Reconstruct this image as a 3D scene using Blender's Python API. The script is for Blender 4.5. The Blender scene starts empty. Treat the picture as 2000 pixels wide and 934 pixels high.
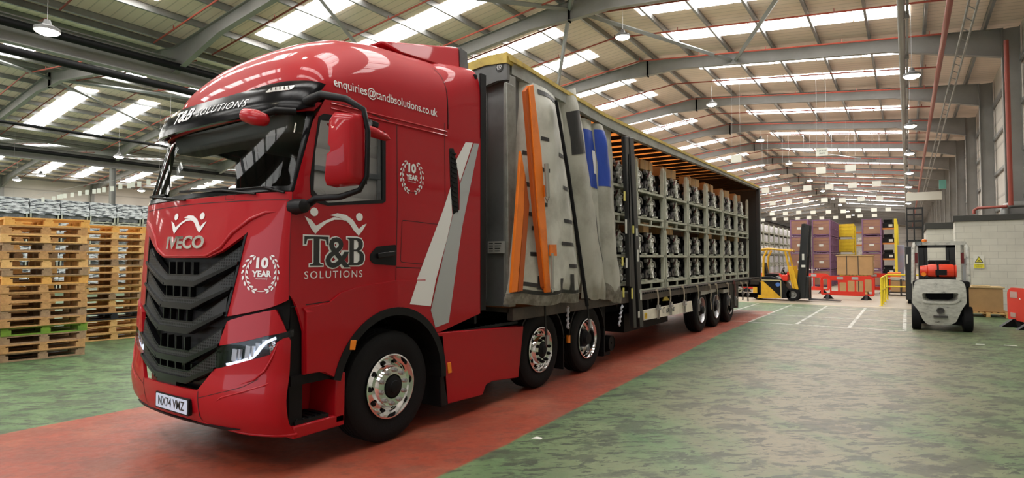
import bpy, bmesh, math, random
from mathutils import Vector, Matrix, Euler
import numpy as np
random.seed(7)
SC = bpy.context.scene
COL = SC.collection
PI = math.pi
# ------------------------------------------------------------------ camera
FPX = 1125.0
PITCH = math.atan(38/1125.0)
YAW = math.atan(772/math.hypot(1125, 38))
EYE = 1.75
cam = bpy.data.cameras.new('camera'); cam.sensor_width = 36; cam.lens = FPX*36/2000; cam.clip_end = 500; cam.clip_start = 0.05
camo = bpy.data.objects.new('camera', cam); COL.objects.link(camo)
camo.location = (0, 0, EYE); camo.rotation_euler = (PI/2+PITCH, 0, YAW)
SC.camera = camo
# ------------------------------------------------------------------ world + exposure
w = bpy.data.worlds.new('world'); SC.world = w; w.use_nodes = True
w.node_tree.nodes['Background'].inputs[0].default_value = (0.80, 0.90, 1.0, 1)
w.node_tree.nodes['Background'].inputs[1].default_value = 3.0
SC.view_settings.view_transform = 'Standard'; SC.view_settings.look = 'None'
SC.view_settings.exposure = 0.0; SC.view_settings.gamma = 1; SC.view_settings.use_curve_mapping = False
ROOFLIGHT = 13.0      # strength of the daylight coming through the roof sheets
LAMP = 60.0          # strength of the high bay lamps
SC.cycles.max_bounces = 6; SC.cycles.diffuse_bounces = 5; SC.cycles.glossy_bounces = 3; SC.cycles.transparent_max_bounces = 8
SC.cycles.sample_clamp_indirect = 6
# ------------------------------------------------------------------ pixel -> world measuring helpers
_c, _s = math.cos(YAW), math.sin(YAW)
_fh = np.array([-_s, _c, 0]); _R = np.array([_c, _s, 0]); _Z = np.array([0, 0, 1.0])
_F = math.cos(PITCH)*_fh+math.sin(PITCH)*_Z; _U = math.cos(PITCH)*_Z-math.sin(PITCH)*_fh
_O = np.array([0, 0, EYE])
def ray(u, v): return _F+_R*(u-1000)/FPX+_U*(467-v)/FPX
def onx(u, v, x): d = ray(u, v); return _O+d*(x/d[0])
def ony(u, v, y): d = ray(u, v); return _O+d*(y/d[1])
def onz(u, v, z=0): d = ray(u, v); return _O+d*((z-EYE)/d[2])
# ------------------------------------------------------------------ materials
MATS = {}
def mat(name, col, rough=0.5, metal=0.0, coat=0.0, col2=None, nscale=5.0, nmix=(0.4, 0.7), bump=0.0, bscale=30.0, emit=None, estr=0.0, stretch=None, spec=None):
    if name in MATS: return MATS[name]
    m = bpy.data.materials.new(name); m.use_nodes = True; nt = m.node_tree; b = nt.nodes['Principled BSDF']
    b.inputs['Base Color'].default_value = (*col, 1); b.inputs['Roughness'].default_value = rough
    b.inputs['Metallic'].default_value = metal; b.inputs['Coat Weight'].default_value = coat
    b.inputs['Coat Roughness'].default_value = 0.04
    if spec is not None: b.inputs['Specular IOR Level'].default_value = spec
    if col2 is not None or bump:
        tc = nt.nodes.new('ShaderNodeTexCoord'); mp = nt.nodes.new('ShaderNodeMapping')
        nt.links.new(tc.outputs['Object'], mp.inputs[0])
        if stretch: mp.inputs['Scale'].default_value = stretch
    if col2 is not None:
        n = nt.nodes.new('ShaderNodeTexNoise'); n.inputs['Scale'].default_value = nscale; n.inputs['Detail'].default_value = 6
        n.inputs['Roughness'].default_value = 0.65
        nt.links.new(mp.outputs[0], n.inputs['Vector'])
        r = nt.nodes.new('ShaderNodeValToRGB'); r.color_ramp.elements[0].position = nmix[0]; r.color_ramp.elements[1].position = nmix[1]
        r.color_ramp.elements[0].color = (*col, 1); r.color_ramp.elements[1].color = (*col2, 1)
        nt.links.new(n.outputs['Fac'], r.inputs[0]); nt.links.new(r.outputs[0], b.inputs['Base Color'])
    if bump:
        n = nt.nodes.new('ShaderNodeTexNoise'); n.inputs['Scale'].default_value = bscale; n.inputs['Detail'].default_value = 4
        nt.links.new(mp.outputs[0], n.inputs['Vector'])
        bp = nt.nodes.new('ShaderNodeBump'); bp.inputs['Strength'].default_value = bump; bp.inputs['Distance'].default_value = 0.02
        nt.links.new(n.outputs['Fac'], bp.inputs['Height']); nt.links.new(bp.outputs[0], b.inputs['Normal'])
    if emit is not None:
        b.inputs['Emission Color'].default_value = (*emit, 1); b.inputs['Emission Strength'].default_value = estr
    MATS[name] = m; return m
RED = mat('red_paint', (0.37, 0.005, 0.011), 0.5, 0.0, 0.38, spec=0.15)
REDLOW = RED
BLK = mat('black_plastic', (0.007, 0.007, 0.008), 0.5, spec=.22)
BLKG = mat('black_gloss', (0.006, 0.006, 0.007), 0.16, 0, 0.0, spec=.16)
RUB = mat('tyre_rubber', (0.008, 0.008, 0.009), 0.75, spec=.2, bump=0.15, bscale=60)
DARK = mat('chassis_black', (0.006, 0.006, 0.007), 0.6, spec=.2)
CHR = mat('polished_alloy', (0.85, 0.85, 0.86), 0.10, 1.0)
STEEL = mat('bare_steel', (0.45, 0.45, 0.46), 0.35, 0.9)
WHITE = mat('white_vinyl', (0.78, 0.78, 0.78), 0.4)
SILV = mat('silver_vinyl', (0.42, 0.44, 0.45), 0.35, 0.3)
AMB = mat('amber_lens', (0.9, 0.25, 0.01), 0.3)
GREYP = mat('trailer_grey', (0.16, 0.165, 0.165), 0.5, col2=(0.10, 0.10, 0.10), nscale=1.5)
RAIL = mat('trailer_rail', (0.33, 0.34, 0.31), 0.5, col2=(0.22, 0.22, 0.20), nscale=3)
STL = mat('stillage_paint', (0.50, 0.51, 0.42), 0.55, col2=(0.35, 0.36, 0.29), nscale=4)
YEL = mat('yellow_paint', (0.75, 0.42, 0.02), 0.4, col2=(0.55, 0.30, 0.02), nscale=3)
YELS = mat('safety_yellow', (0.80, 0.62, 0.03), 0.45)
BARR = mat('barrier_red_plastic', (0.75, 0.035, 0.015), 0.45)
CARD = mat('cardboard', (0.48, 0.29, 0.13), 0.8, col2=(0.40, 0.24, 0.11), nscale=2)
PURP = mat('purple_steel', (0.22, 0.11, 0.20), 0.6)
BROWN = mat('brown_board', (0.34, 0.18, 0.12), 0.8, col2=(0.27, 0.145, 0.10), nscale=2)
def glassmat(name, tint, mixf=0.12, rough=0.0, gcol=1.0):
    m = bpy.data.materials.new(name); m.use_nodes = True; nt = m.node_tree; nt.nodes.clear()
    o = nt.nodes.new('ShaderNodeOutputMaterial'); mx = nt.nodes.new('ShaderNodeMixShader')
    t = nt.nodes.new('ShaderNodeBsdfTransparent'); t.inputs[0].default_value = (*tint, 1)
    g = nt.nodes.new('ShaderNodeBsdfGlossy'); g.inputs['Roughness'].default_value = rough; g.inputs[0].default_value = (gcol, gcol, gcol, 1)
    ge = nt.nodes.new('ShaderNodeNewGeometry'); dt = nt.nodes.new('ShaderNodeVectorMath'); dt.operation = 'DOT_PRODUCT'
    nt.links.new(ge.outputs['Normal'], dt.inputs[0]); nt.links.new(ge.outputs['Incoming'], dt.inputs[1])
    prev = dt.outputs['Value']
    for op, val, first in (('ABSOLUTE', None, 0), ('SUBTRACT', 1.0, 1), ('POWER', 5.0, 0), ('MULTIPLY', .96, 0)):
        fr = nt.nodes.new('ShaderNodeMath'); fr.operation = op; fr.use_clamp = op != 'ABSOLUTE'
        nt.links.new(prev, fr.inputs[1 if first else 0])
        if val is not None: fr.inputs[0 if first else 1].default_value = val
        prev = fr.outputs[0]
    ad = nt.nodes.new('ShaderNodeMath'); ad.operation = 'ADD'; ad.inputs[1].default_value = mixf+.03; ad.use_clamp = True
    nt.links.new(fr.outputs[0], ad.inputs[0]); nt.links.new(ad.outputs[0], mx.inputs[0])
    nt.links.new(t.outputs[0], mx.inputs[1]); nt.links.new(g.outputs[0], mx.inputs[2]); nt.links.new(mx.outputs[0], o.inputs[0])
    MATS[name] = m; return m
GLASS = glassmat('cab_glass', (0.88, 0.92, 0.90), 0.0, 0.0, 0.30)
CGLASS = glassmat('clear_side_glass', (0.95, 0.96, 0.95), 0.0, 0.0, 0.5)
SGLASS = glassmat('side_glass', (0.30, 0.33, 0.32), 0.22)
LENS = glassmat('lamp_lens', (0.9, 0.92, 0.95), 0.0, 0.0, 0.6)
FILM = glassmat('wrap_film', (0.8, 0.82, 0.85), 0.25, 0.25)
# ------------------------------------------------------------------ mesh builder
def rootloc(p):
    while p.parent is not None: p = p.parent
    return Vector(p.location)
class MB:
    def __init__(s): s.v = []; s.f = []; s.m = []; s.cur = 0
    def add(s, vs, fs):
        k = len(s.v); s.v += [tuple(map(float, q)) for q in vs]
        for q in fs: s.f.append([i+k for i in q]); s.m.append(s.cur)
        return s
    def hexa(s, p): return s.add(p, [(0,3,2,1),(4,5,6,7),(0,1,5,4),(1,2,6,5),(2,3,7,6),(3,0,4,7)])
    def box(s, x0, x1, y0, y1, z0, z1):
        return s.hexa([(x0,y0,z0),(x1,y0,z0),(x1,y1,z0),(x0,y1,z0),(x0,y0,z1),(x1,y0,z1),(x1,y1,z1),(x0,y1,z1)])
    def obox(s, c, size, rz=0, rx=0, ry=0):
        M = Euler((rx, ry, rz)).to_matrix(); c = Vector(c); a, b, d = [q/2 for q in size]
        return s.hexa([c+M@Vector(q) for q in [(-a,-b,-d),(a,-b,-d),(a,b,-d),(-a,b,-d),(-a,-b,d),(a,-b,d),(a,b,d),(-a,b,d)]])
    def beam(s, p, q, w, h, up=(0,0,1)):
        p = Vector(p); q = Vector(q); d = (q-p).normalized(); up = Vector(up)
        r = d.cross(up)
        if r.length < 1e-4: r = d.cross(Vector((1,0,0)))
        r.normalize(); u = r.cross(d); a = r*w/2; b = u*h/2
        return s.hexa([p-a-b, p+a-b, q+a-b, q-a-b, p-a+b, p+a+b, q+a+b, q-a+b])
    def tube(s, pts, r, n=8, cap=True):
        pts = [Vector(p) for p in pts]; rings = []; rs = r if isinstance(r, (list, tuple)) else [r]*len(pts)
        ref = None
        for i, p in enumerate(pts):
            d = (pts[min(i+1, len(pts)-1)]-pts[max(i-1, 0)]).normalized()
            if ref is None: ref = Vector((0,0,1)) if abs(d.z) < 0.9 else Vector((1,0,0))
            a = d.cross(ref).normalized(); b = a.cross(d); ref = b if abs(b.dot(d)) < .9 else ref
            rings.append([p+(a*math.cos(2*PI*k/n)+b*math.sin(2*PI*k/n))*rs[i] for k in range(n)])
        vs = [q for R_ in rings for q in R_]; fs = []
        for i in range(len(pts)-1):
            for k in range(n): fs.append((i*n+k, i*n+(k+1)%n, (i+1)*n+(k+1)%n, (i+1)*n+k))
        if cap: fs.append(tuple(range(n-1, -1, -1))); fs.append(tuple((len(pts)-1)*n+k for k in range(n)))
        return s.add(vs, fs)
    def lathe(s, prof, c, axis='x', n=32, closed=False):
        vs = []; fs = []
        for a, r in prof:
            for k in range(n):
                t = 2*PI*k/n; u, v = r*math.cos(t), r*math.sin(t)
                q = (a, u, v) if axis == 'x' else (u, a, v) if axis == 'y' else (u, v, a)
                vs.append((c[0]+q[0], c[1]+q[1], c[2]+q[2]))
        m = len(prof)
        for i in range(m if closed else m-1):
            j = (i+1) % m
            for k in range(n): fs.append((i*n+k, i*n+(k+1)%n, j*n+(k+1)%n, j*n+k))
        return s.add(vs, fs)
    def prism(s, poly, fn, t0, t1):
        n = len(poly); vs = [fn(a, b, t0) for a, b in poly]+[fn(a, b, t1) for a, b in poly]
        fs = [tuple(range(n)), tuple(range(2*n-1, n-1, -1))]+[(i, i+n, (i+1)%n+n, (i+1)%n) for i in range(n)]
        return s.add(vs, fs)
    def build(s, name, mats, parent=None, smooth=None, bevel=0, world=True, kind=None, label=None, segs=2, fixn=True):
        me = bpy.data.meshes.new(name)
        off = rootloc(parent) if (parent is not None and world) else Vector((0,0,0))
        me.from_pydata([(a-off.x, b-off.y, c-off.z) for a, b, c in s.v], [], s.f)
        for m_ in (mats if isinstance(mats, (list, tuple)) else [mats]): me.materials.append(m_)
        for p_, mi in zip(me.polygons, s.m): p_.material_index = mi
        if fixn:
            bm = bmesh.new(); bm.from_mesh(me); bmesh.ops.recalc_face_normals(bm, faces=bm.faces[:]); bm.to_mesh(me); bm.free()
        me.update()
        if smooth:
            me.shade_smooth(); me.set_sharp_from_angle(angle=math.radians(smooth))
        o = bpy.data.objects.new(name, me); COL.objects.link(o)
        if parent is not None: o.parent = parent
        if bevel:
            b = o.modifiers.new('bevel', 'BEVEL'); b.width = bevel; b.segments = segs; b.limit_method = 'ANGLE'; b.angle_limit = math.radians(40)
            me.shade_smooth(); me.set_sharp_from_angle(angle=math.radians(50)) if not smooth else None
        if kind: o['kind'] = kind
        if label: o['label'] = label
        return o
def thing(name, label, cat, loc=(0,0,0), rz=0, group=None):
    o = bpy.data.objects.new(name, None); COL.objects.link(o); o.location = loc; o.rotation_euler = (0, 0, rz)
    o.empty_display_size = 0.2
    tag(o, label, cat, group); return o
def tag(o, label, cat, group=None):
    o['label'] = label; o['category'] = cat
    if group: o['group'] = group
    return o
KIDS = {}
def kids(o):
    if o.name not in KIDS: KIDS[o.name] = list(o.children)
    return KIDS[o.name]
def dup(root, loc, rz=0, label=None, group=None):
    def cp(o, par):
        c = o.copy(); COL.objects.link(c); c.parent = par
        for ch in kids(o): cp(ch, c)
        return c
    r = cp(root, None); r.location = loc; r.rotation_euler = (0, 0, rz)
    if label: r['label'] = label
    if group: r['group'] = group
    return r
KIDS = {}
ORD = ['lowest','second','third','fourth','fifth','sixth','seventh','eighth','ninth','tenth','eleventh','twelfth','thirteenth','fourteenth','fifteenth','sixteenth','seventeenth','eighteenth','nineteenth','twentieth']
CNT = ['first','second','third','fourth','fifth','sixth','seventh','eighth','ninth','tenth','eleventh','twelfth','thirteenth','fourteenth','fifteenth','sixteenth','seventeenth','eighteenth','nineteenth','twentieth','twenty-first','twenty-second','twenty-third','twenty-fourth']
# ------------------------------------------------------------------ conforming panels
def inpoly(a, b, poly):
    c = False; n = len(poly); j = n-1
    for i in range(n):
        xi, yi = poly[i]; xj, yj = poly[j]
        if (yi > b) != (yj > b) and a < (xj-xi)*(b-yi)/(yj-yi)+xi: c = not c
        j = i
    return c
def patch(mb, outer, fn, holes=(), step=(0.1, 0.1), off=0.0, thick=0.01, inner=None):
    """a panel following the surface fn(a,b)->(x,y,z), cut to the outline, with holes; mapped outwards by off, thick deep"""
    xs = [p[0] for p in outer]; ys = [p[1] for p in outer]
    x0, x1, y0, y1 = min(xs), max(xs), min(ys), max(ys)
    nx = max(1, int(math.ceil((x1-x0)/step[0]))); ny = max(1, int(math.ceil((y1-y0)/step[1])))
    bm = bmesh.new(); g = [[bm.verts.new((x0+(x1-x0)*i/nx, y0+(y1-y0)*j/ny, 0)) for i in range(nx+1)] for j in range(ny+1)]
    for j in range(ny):
        for i in range(nx): bm.faces.new((g[j][i], g[j][i+1], g[j+1][i+1], g[j+1][i]))
    e = 1e-5
    for poly in [outer]+list(holes):
        n = len(poly)
        for i in range(n):
            p, q = poly[i], poly[(i+1) % n]
            dx, dy = q[0]-p[0], q[1]-p[1]
            if math.hypot(dx, dy) < 1e-7: continue
            bx0, bx1, by0, by1 = min(p[0],q[0])-e, max(p[0],q[0])+e, min(p[1],q[1])-e, max(p[1],q[1])+e
            fs = [f for f in bm.faces if max(v.co.x for v in f.verts) >= bx0 and min(v.co.x for v in f.verts) <= bx1 and max(v.co.y for v in f.verts) >= by0 and min(v.co.y for v in f.verts) <= by1]
            geom = set(fs)
            for f in fs: geom.update(f.edges); geom.update(f.verts)
            bmesh.ops.bisect_plane(bm, geom=list(geom), dist=1e-6, plane_co=(p[0], p[1], 0), plane_no=(-dy, dx, 0))
    kill = []
    for f in bm.faces:
        c = f.calc_center_median()
        if f.calc_area() < 1e-9 or not inpoly(c.x, c.y, outer) or any(inpoly(c.x, c.y, h) for h in holes): kill.append(f)
    bmesh.ops.delete(bm, geom=kill, context='FACES')
    for v in [v for v in bm.verts if not v.link_faces]: bm.verts.remove(v)
    bmesh.ops.remove_doubles(bm, verts=bm.verts[:], dist=1e-5)
    bm.verts.index_update()
    P = []; N = []
    h = 1e-3
    for v in bm.verts:
        a, b = v.co.x, v.co.y
        p = Vector(fn(a, b)); t1 = Vector(fn(a+h, b))-Vector(fn(a-h, b)); t2 = Vector(fn(a, b+h))-Vector(fn(a, b-h))
        nn = t1.cross(t2)
        nn = nn.normalized() if nn.length > 1e-12 else Vector((0,0,1))
        P.append(p+nn*off); N.append(nn)
    n = len(P); faces = [[v.index for v in f.verts] for f in bm.faces]
    edges = {}
    for f in faces:
        for i in range(len(f)): edges[(f[i], f[(i+1) % len(f)])] = True
    if thick:
        vs = P+[p-nn*thick for p, nn in zip(P, N)]
        out = faces; inn = [[i+n for i in reversed(f)] for f in faces]
        side = [(b, a, a+n, b+n) for (a, b) in edges if (b, a) not in edges]
        mb.add(vs, out); c = mb.cur
        k = len(mb.v)-2*n
        for f in side: mb.f.append([i+k for i in f]); mb.m.append(c)
        for f in inn: mb.f.append([i+k for i in f]); mb.m.append(c if inner is None else inner)
    else: mb.add(P, faces)
    bm.free(); return mb
def rnd(poly, r, n=4):
    out = []; m = len(poly)
    for i in range(m):
        p0 = Vector(poly[i-1]); p = Vector(poly[i]); p1 = Vector(poly[(i+1) % m])
        a = (p0-p); b = (p1-p); ra = min(r, a.length*.45); rb = min(r, b.length*.45); a = p+a.normalized()*ra; b = p+b.normalized()*rb
        for k in range(n+1):
            t = k/n; q = a*(1-t)**2+p*2*t*(1-t)+b*t*t; out.append((q.x, q.y))
    return out
def band(pts, w):
    """flat ribbon polygon of width w round a 2D polyline"""
    L = []; R_ = []
    for i, p in enumerate(pts):
        a = Vector(pts[max(i-1, 0)]); b = Vector(pts[min(i+1, len(pts)-1)]); d = (b-a).normalized(); n = Vector((-d.y, d.x))*w/2; p = Vector(p)
        L.append(tuple(p+n)); R_.append(tuple(p-n))
    return L+R_[::-1]
_tc = {}
def textmesh(s, offset=0.0, shear=0.0, spacing=1.0, res=3):
    key = (s, offset, shear, spacing)
    if key in _tc: return _tc[key]
    cu = bpy.data.curves.new('t', 'FONT'); cu.body = s; cu.size = 1; cu.resolution_u = res; cu.offset = offset; cu.shear = shear; cu.space_character = spacing
    o = bpy.data.objects.new('t', cu); COL.objects.link(o)
    dg = bpy.context.evaluated_depsgraph_get(); me = bpy.data.meshes.new_from_object(o.evaluated_get(dg))
    vs = [(v.co.x, v.co.y) for v in me.vertices]; fs = [tuple(p.vertices) for p in me.polygons]
    bpy.data.objects.remove(o); bpy.data.meshes.remove(me); bpy.data.curves.remove(cu)
    if not vs: vs = [(0, 0)]
    _tc[key] = (vs, fs); return vs, fs
def text(mb, s, fn, a0, b0, width, height, off=0.004, **k):
    """write s in the box a0..a0+width, b0..b0+height of the surface fn"""
    vs, fs = textmesh(s, **k)
    x0 = min(v[0] for v in vs); x1 = max(v[0] for v in vs); y0 = min(v[1] for v in vs); y1 = max(v[1] for v in vs)
    P = []
    for x, y in vs:
        P.append(surf(fn, a0+(x-x0)/(x1-x0)*width, b0+(y-y0)/(y1-y0)*height, off))
    return mb.add(P, fs)
def surf(fn, a, b, off):
    h = 1e-3; p = Vector(fn(a, b)); t = (Vector(fn(a+h, b))-Vector(fn(a-h, b))).cross(Vector(fn(a, b+h))-Vector(fn(a, b-h)))
    return p+t.normalized()*off
def flat(mb, poly, fn, off=0.004): return mb.add([surf(fn, a, b, off) for a, b in poly], [tuple(range(len(poly)))])
def ell(cx, cy, rx, ry, rot=0, n=12):
    return [(cx+rx*math.cos(t)*math.cos(rot)-ry*math.sin(t)*math.sin(rot), cy+rx*math.cos(t)*math.sin(rot)+ry*math.sin(t)*math.cos(rot)) for t in [2*PI*k/n for k in range(n)]]
# ================================================================== THE BUILDING
XR, RIDGE, VAL1, RIDGE2, VAL2, RIDGE3, XL = 2.9, -10.0, -22.8, -35.6, -48.4, -61.2, -74.0
ZE, ZR = 9.75, 11.15
SP = 7.7
FR = [26.0+SP*k for k in range(-5, 19)]
YB, YF_ = FR[0]-2, FR[-1]+2
YSIDE = FR[9]        # the two left bays stop here behind the lorry
steelD = mat('frame_grey', (0.28, 0.275, 0.265), 0.5, col2=(0.21, 0.205, 0.195), nscale=0.6)
galv = mat('galvanised_purlin', (0.30, 0.31, 0.31), 0.4, 0.5, col2=(0.22, 0.22, 0.22), nscale=1.2)
def clad(name, c1, c2, period, axis='Y'):
    m = bpy.data.materials.new(name); m.use_nodes = True; nt = m.node_tree; b = nt.nodes['Principled BSDF']
    tc = nt.nodes.new('ShaderNodeTexCoord'); wv = nt.nodes.new('ShaderNodeTexWave'); wv.bands_direction = axis; wv.wave_profile = 'SAW'
    wv.inputs['Scale'].default_value = 1/period/3.18*1.0
    no = nt.nodes.new('ShaderNodeTexNoise'); no.inputs['Scale'].default_value = 0.35; no.inputs['Detail'].default_value = 5
    nt.links.new(tc.outputs['Object'], wv.inputs[0]); nt.links.new(tc.outputs['Object'], no.inputs[0])
    r = nt.nodes.new('ShaderNodeValToRGB'); r.color_ramp.elements[0].color = (*c1, 1); r.color_ramp.elements[1].color = (*c2, 1)
    r.color_ramp.elements[0].position = .35; r.color_ramp.elements[1].position = .65
    nt.links.new(no.outputs[0], r.inputs[0])
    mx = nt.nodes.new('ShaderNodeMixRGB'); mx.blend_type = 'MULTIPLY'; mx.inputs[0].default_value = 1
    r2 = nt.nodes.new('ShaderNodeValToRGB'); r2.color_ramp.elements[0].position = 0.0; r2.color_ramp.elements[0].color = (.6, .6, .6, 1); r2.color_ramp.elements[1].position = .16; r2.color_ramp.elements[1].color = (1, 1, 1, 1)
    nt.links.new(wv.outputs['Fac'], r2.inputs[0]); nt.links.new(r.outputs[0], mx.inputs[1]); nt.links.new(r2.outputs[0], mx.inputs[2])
    nt.links.new(mx.outputs[0], b.inputs['Base Color']); b.inputs['Roughness'].default_value = .6
    bp = nt.nodes.new('ShaderNodeBump'); bp.inputs['Strength'].default_value = .5; bp.inputs['Distance'].default_value = .03
    nt.links.new(wv.outputs['Fac'], bp.inputs['Height']); nt.links.new(bp.outputs[0], b.inputs['Normal'])
    MATS[name] = m; return m
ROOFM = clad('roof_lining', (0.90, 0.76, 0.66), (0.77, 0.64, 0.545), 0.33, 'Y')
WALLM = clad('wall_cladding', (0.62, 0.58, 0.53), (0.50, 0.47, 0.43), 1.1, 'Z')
# ---- floor
def floormat():
    m = bpy.data.materials.new('painted_floor'); m.use_nodes = True; nt = m.node_tree; b = nt.nodes['Principled BSDF']
    N = nt.nodes.new; Lk = nt.links.new
    geo = N('ShaderNodeNewGeometry'); sep = N('ShaderNodeSeparateXYZ'); Lk(geo.outputs['Position'], sep.inputs[0])
    def math_(op, a, b_=None, clamp=False):
        n = N('ShaderNodeMath'); n.operation = op; n.use_clamp = clamp
        for i, q in enumerate([a, b_]):
            if q is None: continue
            if isinstance(q, (int, float)): n.inputs[i].default_value = q
            else: Lk(q, n.inputs[i])
        return n.outputs[0]
    def noise(scale, detail=6, sc=(1, 1, 1), rough=.6, dist=0):
        mr_ = N('ShaderNodeMapping'); mr_.inputs['Rotation'].default_value = (0, 0, -.75); Lk(geo.outputs['Position'], mr_.inputs[0])
        mp = N('ShaderNodeMapping'); mp.inputs['Scale'].default_value = sc; Lk(mr_.outputs[0], mp.inputs[0])
        n = N('ShaderNodeTexNoise'); n.inputs['Scale'].default_value = scale; n.inputs['Detail'].default_value = detail; n.inputs['Roughness'].default_value = rough; n.inputs['Distortion'].default_value = dist
        Lk(mp.outputs[0], n.inputs['Vector']); return n.outputs['Fac']
    def ramp(f, a, b_, ca=(0,0,0), cb=(1,1,1)):
        r = N('ShaderNodeValToRGB'); r.color_ramp.elements[0].position = a; r.color_ramp.elements[1].position = b_
        r.color_ramp.elements[0].color = (*ca, 1); r.color_ramp.elements[1].color = (*cb, 1); Lk(f, r.inputs[0]); return r.outputs[0]
    def mix(f, a, b_, mode='MIX'):
        n = N('ShaderNodeMixRGB'); n.blend_type = mode
        for i, q in enumerate([f, a, b_]):
            if isinstance(q, (int, float)): n.inputs[i].default_value = q
            elif isinstance(q, tuple): n.inputs[i].default_value = (*q, 1)
            else: Lk(q, n.inputs[i])
        return n.outputs[0]
    def step(v, edge, soft=.02):
        mr = N('ShaderNodeMapRange'); mr.inputs['From Min'].default_value = edge-soft; mr.inputs['From Max'].default_value = edge+soft; Lk(v, mr.inputs['Value']); return mr.outputs[0]
    X, Y = sep.outputs[0], sep.outputs[1]
    wob = math_('MULTIPLY', math_('SUBTRACT', noise(2.5), .5), .06)
    X2 = math_('ADD', X, wob); Y2 = math_('ADD', Y, wob)
    edge = N('ShaderNodeMapRange'); edge.inputs['From Min'].default_value = 4.5; edge.inputs['From Max'].default_value = 14; edge.inputs['To Min'].default_value = -3.14; edge.inputs['To Max'].default_value = -3.62
    Lk(Y, edge.inputs['Value'])
    isred = math_('MULTIPLY', step(X2, -7.48), math_('SUBTRACT', 1, step(math_('SUBTRACT', X2, edge.outputs[0]), 0)))
    isred = math_('MULTIPLY', isred, math_('SUBTRACT', 1, step(Y2, 20.6, .25)))
    big = noise(.35, 3); med = noise(1.6, 8, rough=.7); fine = noise(14, 6, rough=.7)
    green = mix(ramp(med, .35, .65), (.062, .128, .052), (.13, .215, .095))
    wear = math_('SUBTRACT', 1, math_('ABSOLUTE', math_('DIVIDE', math_('ADD', X, .9), 2.6)), True)
    yfar = N('ShaderNodeMapRange'); yfar.inputs['From Min'].default_value = 3.5; yfar.inputs['From Max'].default_value = 8.5; yfar.inputs['To Min'].default_value = .55; yfar.inputs['To Max'].default_value = 1.7; Lk(Y, yfar.inputs['Value'])
    wf = math_('MULTIPLY', math_('MULTIPLY', wear, yfar.outputs[0]), ramp(noise(1.1, 7, (1, .6, 1)), .30, .55), True)
    green = mix(wf, green, mix(ramp(fine, .3, .7), (.165, .145, .095), (.28, .24, .16)))
    red = mix(ramp(med, .35, .7), (.33, .06, .028), (.22, .045, .025))
    red = mix(ramp(noise(.8, 6), .48, .68), red, (.38, .11, .06))
    col = mix(isred, green, red)
    # scuffs run mostly across the aisle: short dark dashes and broader rubbed patches
    dash = ramp(noise(3.4, 7, (.8, 1.9, 1), .68, .5), .545, .575)
    dash2 = ramp(noise(8.5, 5, (.6, 2.0, 1), .66, .6), .575, .60)
    blob = ramp(noise(1.6, 5, (1, 1.4, 1), .66), .53, .58)
    k = math_('MULTIPLY', dash, .72); k = math_('MAXIMUM', k, math_('MULTIPLY', dash2, .8)); k = math_('MAXIMUM', k, math_('MULTIPLY', blob, .55))
    k = math_('MULTIPLY', k, math_('SUBTRACT', 1, math_('MULTIPLY', isred, .6)))
    col = mix(k, col, (.032, .034, .030))
    far = step(Y2, 24.65, .04)
    conc = mix(ramp(med, .3, .7), (.36, .31, .24), (.30, .25, .19))
    col = mix(far, col, conc)
    # painted lines (bays ahead of the white fork lift, yellow edge line)
    def line(a0, a1, b0, b1):
        return math_('MULTIPLY', math_('MULTIPLY', step(X, a0, .008), math_('SUBTRACT', 1, step(X, a1, .008))), math_('MULTIPLY', step(Y, b0, .02), math_('SUBTRACT', 1, step(Y, b1, .02))))
    ln = None
    for a in [(-4.86,-4.78,16.9,24.0),(-3.68,-3.60,16.85,24.0),(-2.51,-2.43,16.9,24.1),(-1.29,-1.21,16.9,23.9),(-.13,-.05,16.9,24.0),(-4.8,-.1,16.85,16.93),(-4.8,-.1,19.4,19.47),(-4.8,-.1,22.9,22.97)]:
        q = line(*a); ln = q if ln is None else math_('MAXIMUM', ln, q)
    ln = math_('MULTIPLY', math_('MULTIPLY', ln, .8), ramp(noise(5, 5), .40, .50))
    col = mix(ln, col, (.62, .62, .58))
    yl = math_('MULTIPLY', step(Y, 24.50, .02), math_('SUBTRACT', 1, step(Y, 24.68, .02)))
    yl = math_('MULTIPLY', yl, step(X, -12))
    col = mix(math_('MULTIPLY', yl, .8), col, (.62, .50, .28))
    Lk(col, b.inputs['Base Color'])
    Lk(ramp(fine, .2, .8, (.34,)*3, (.6,)*3), b.inputs['Roughness'])
    bp = N('ShaderNodeBump'); bp.inputs['Strength'].default_value = .12; bp.inputs['Distance'].default_value = .01; Lk(med, bp.inputs['Height']); Lk(bp.outputs[0], b.inputs['Normal'])
    return m
MB().box(XL-.3, XR+4, YB, YF_, -.2, 0).build('floor', floormat(), kind='structure')
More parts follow.
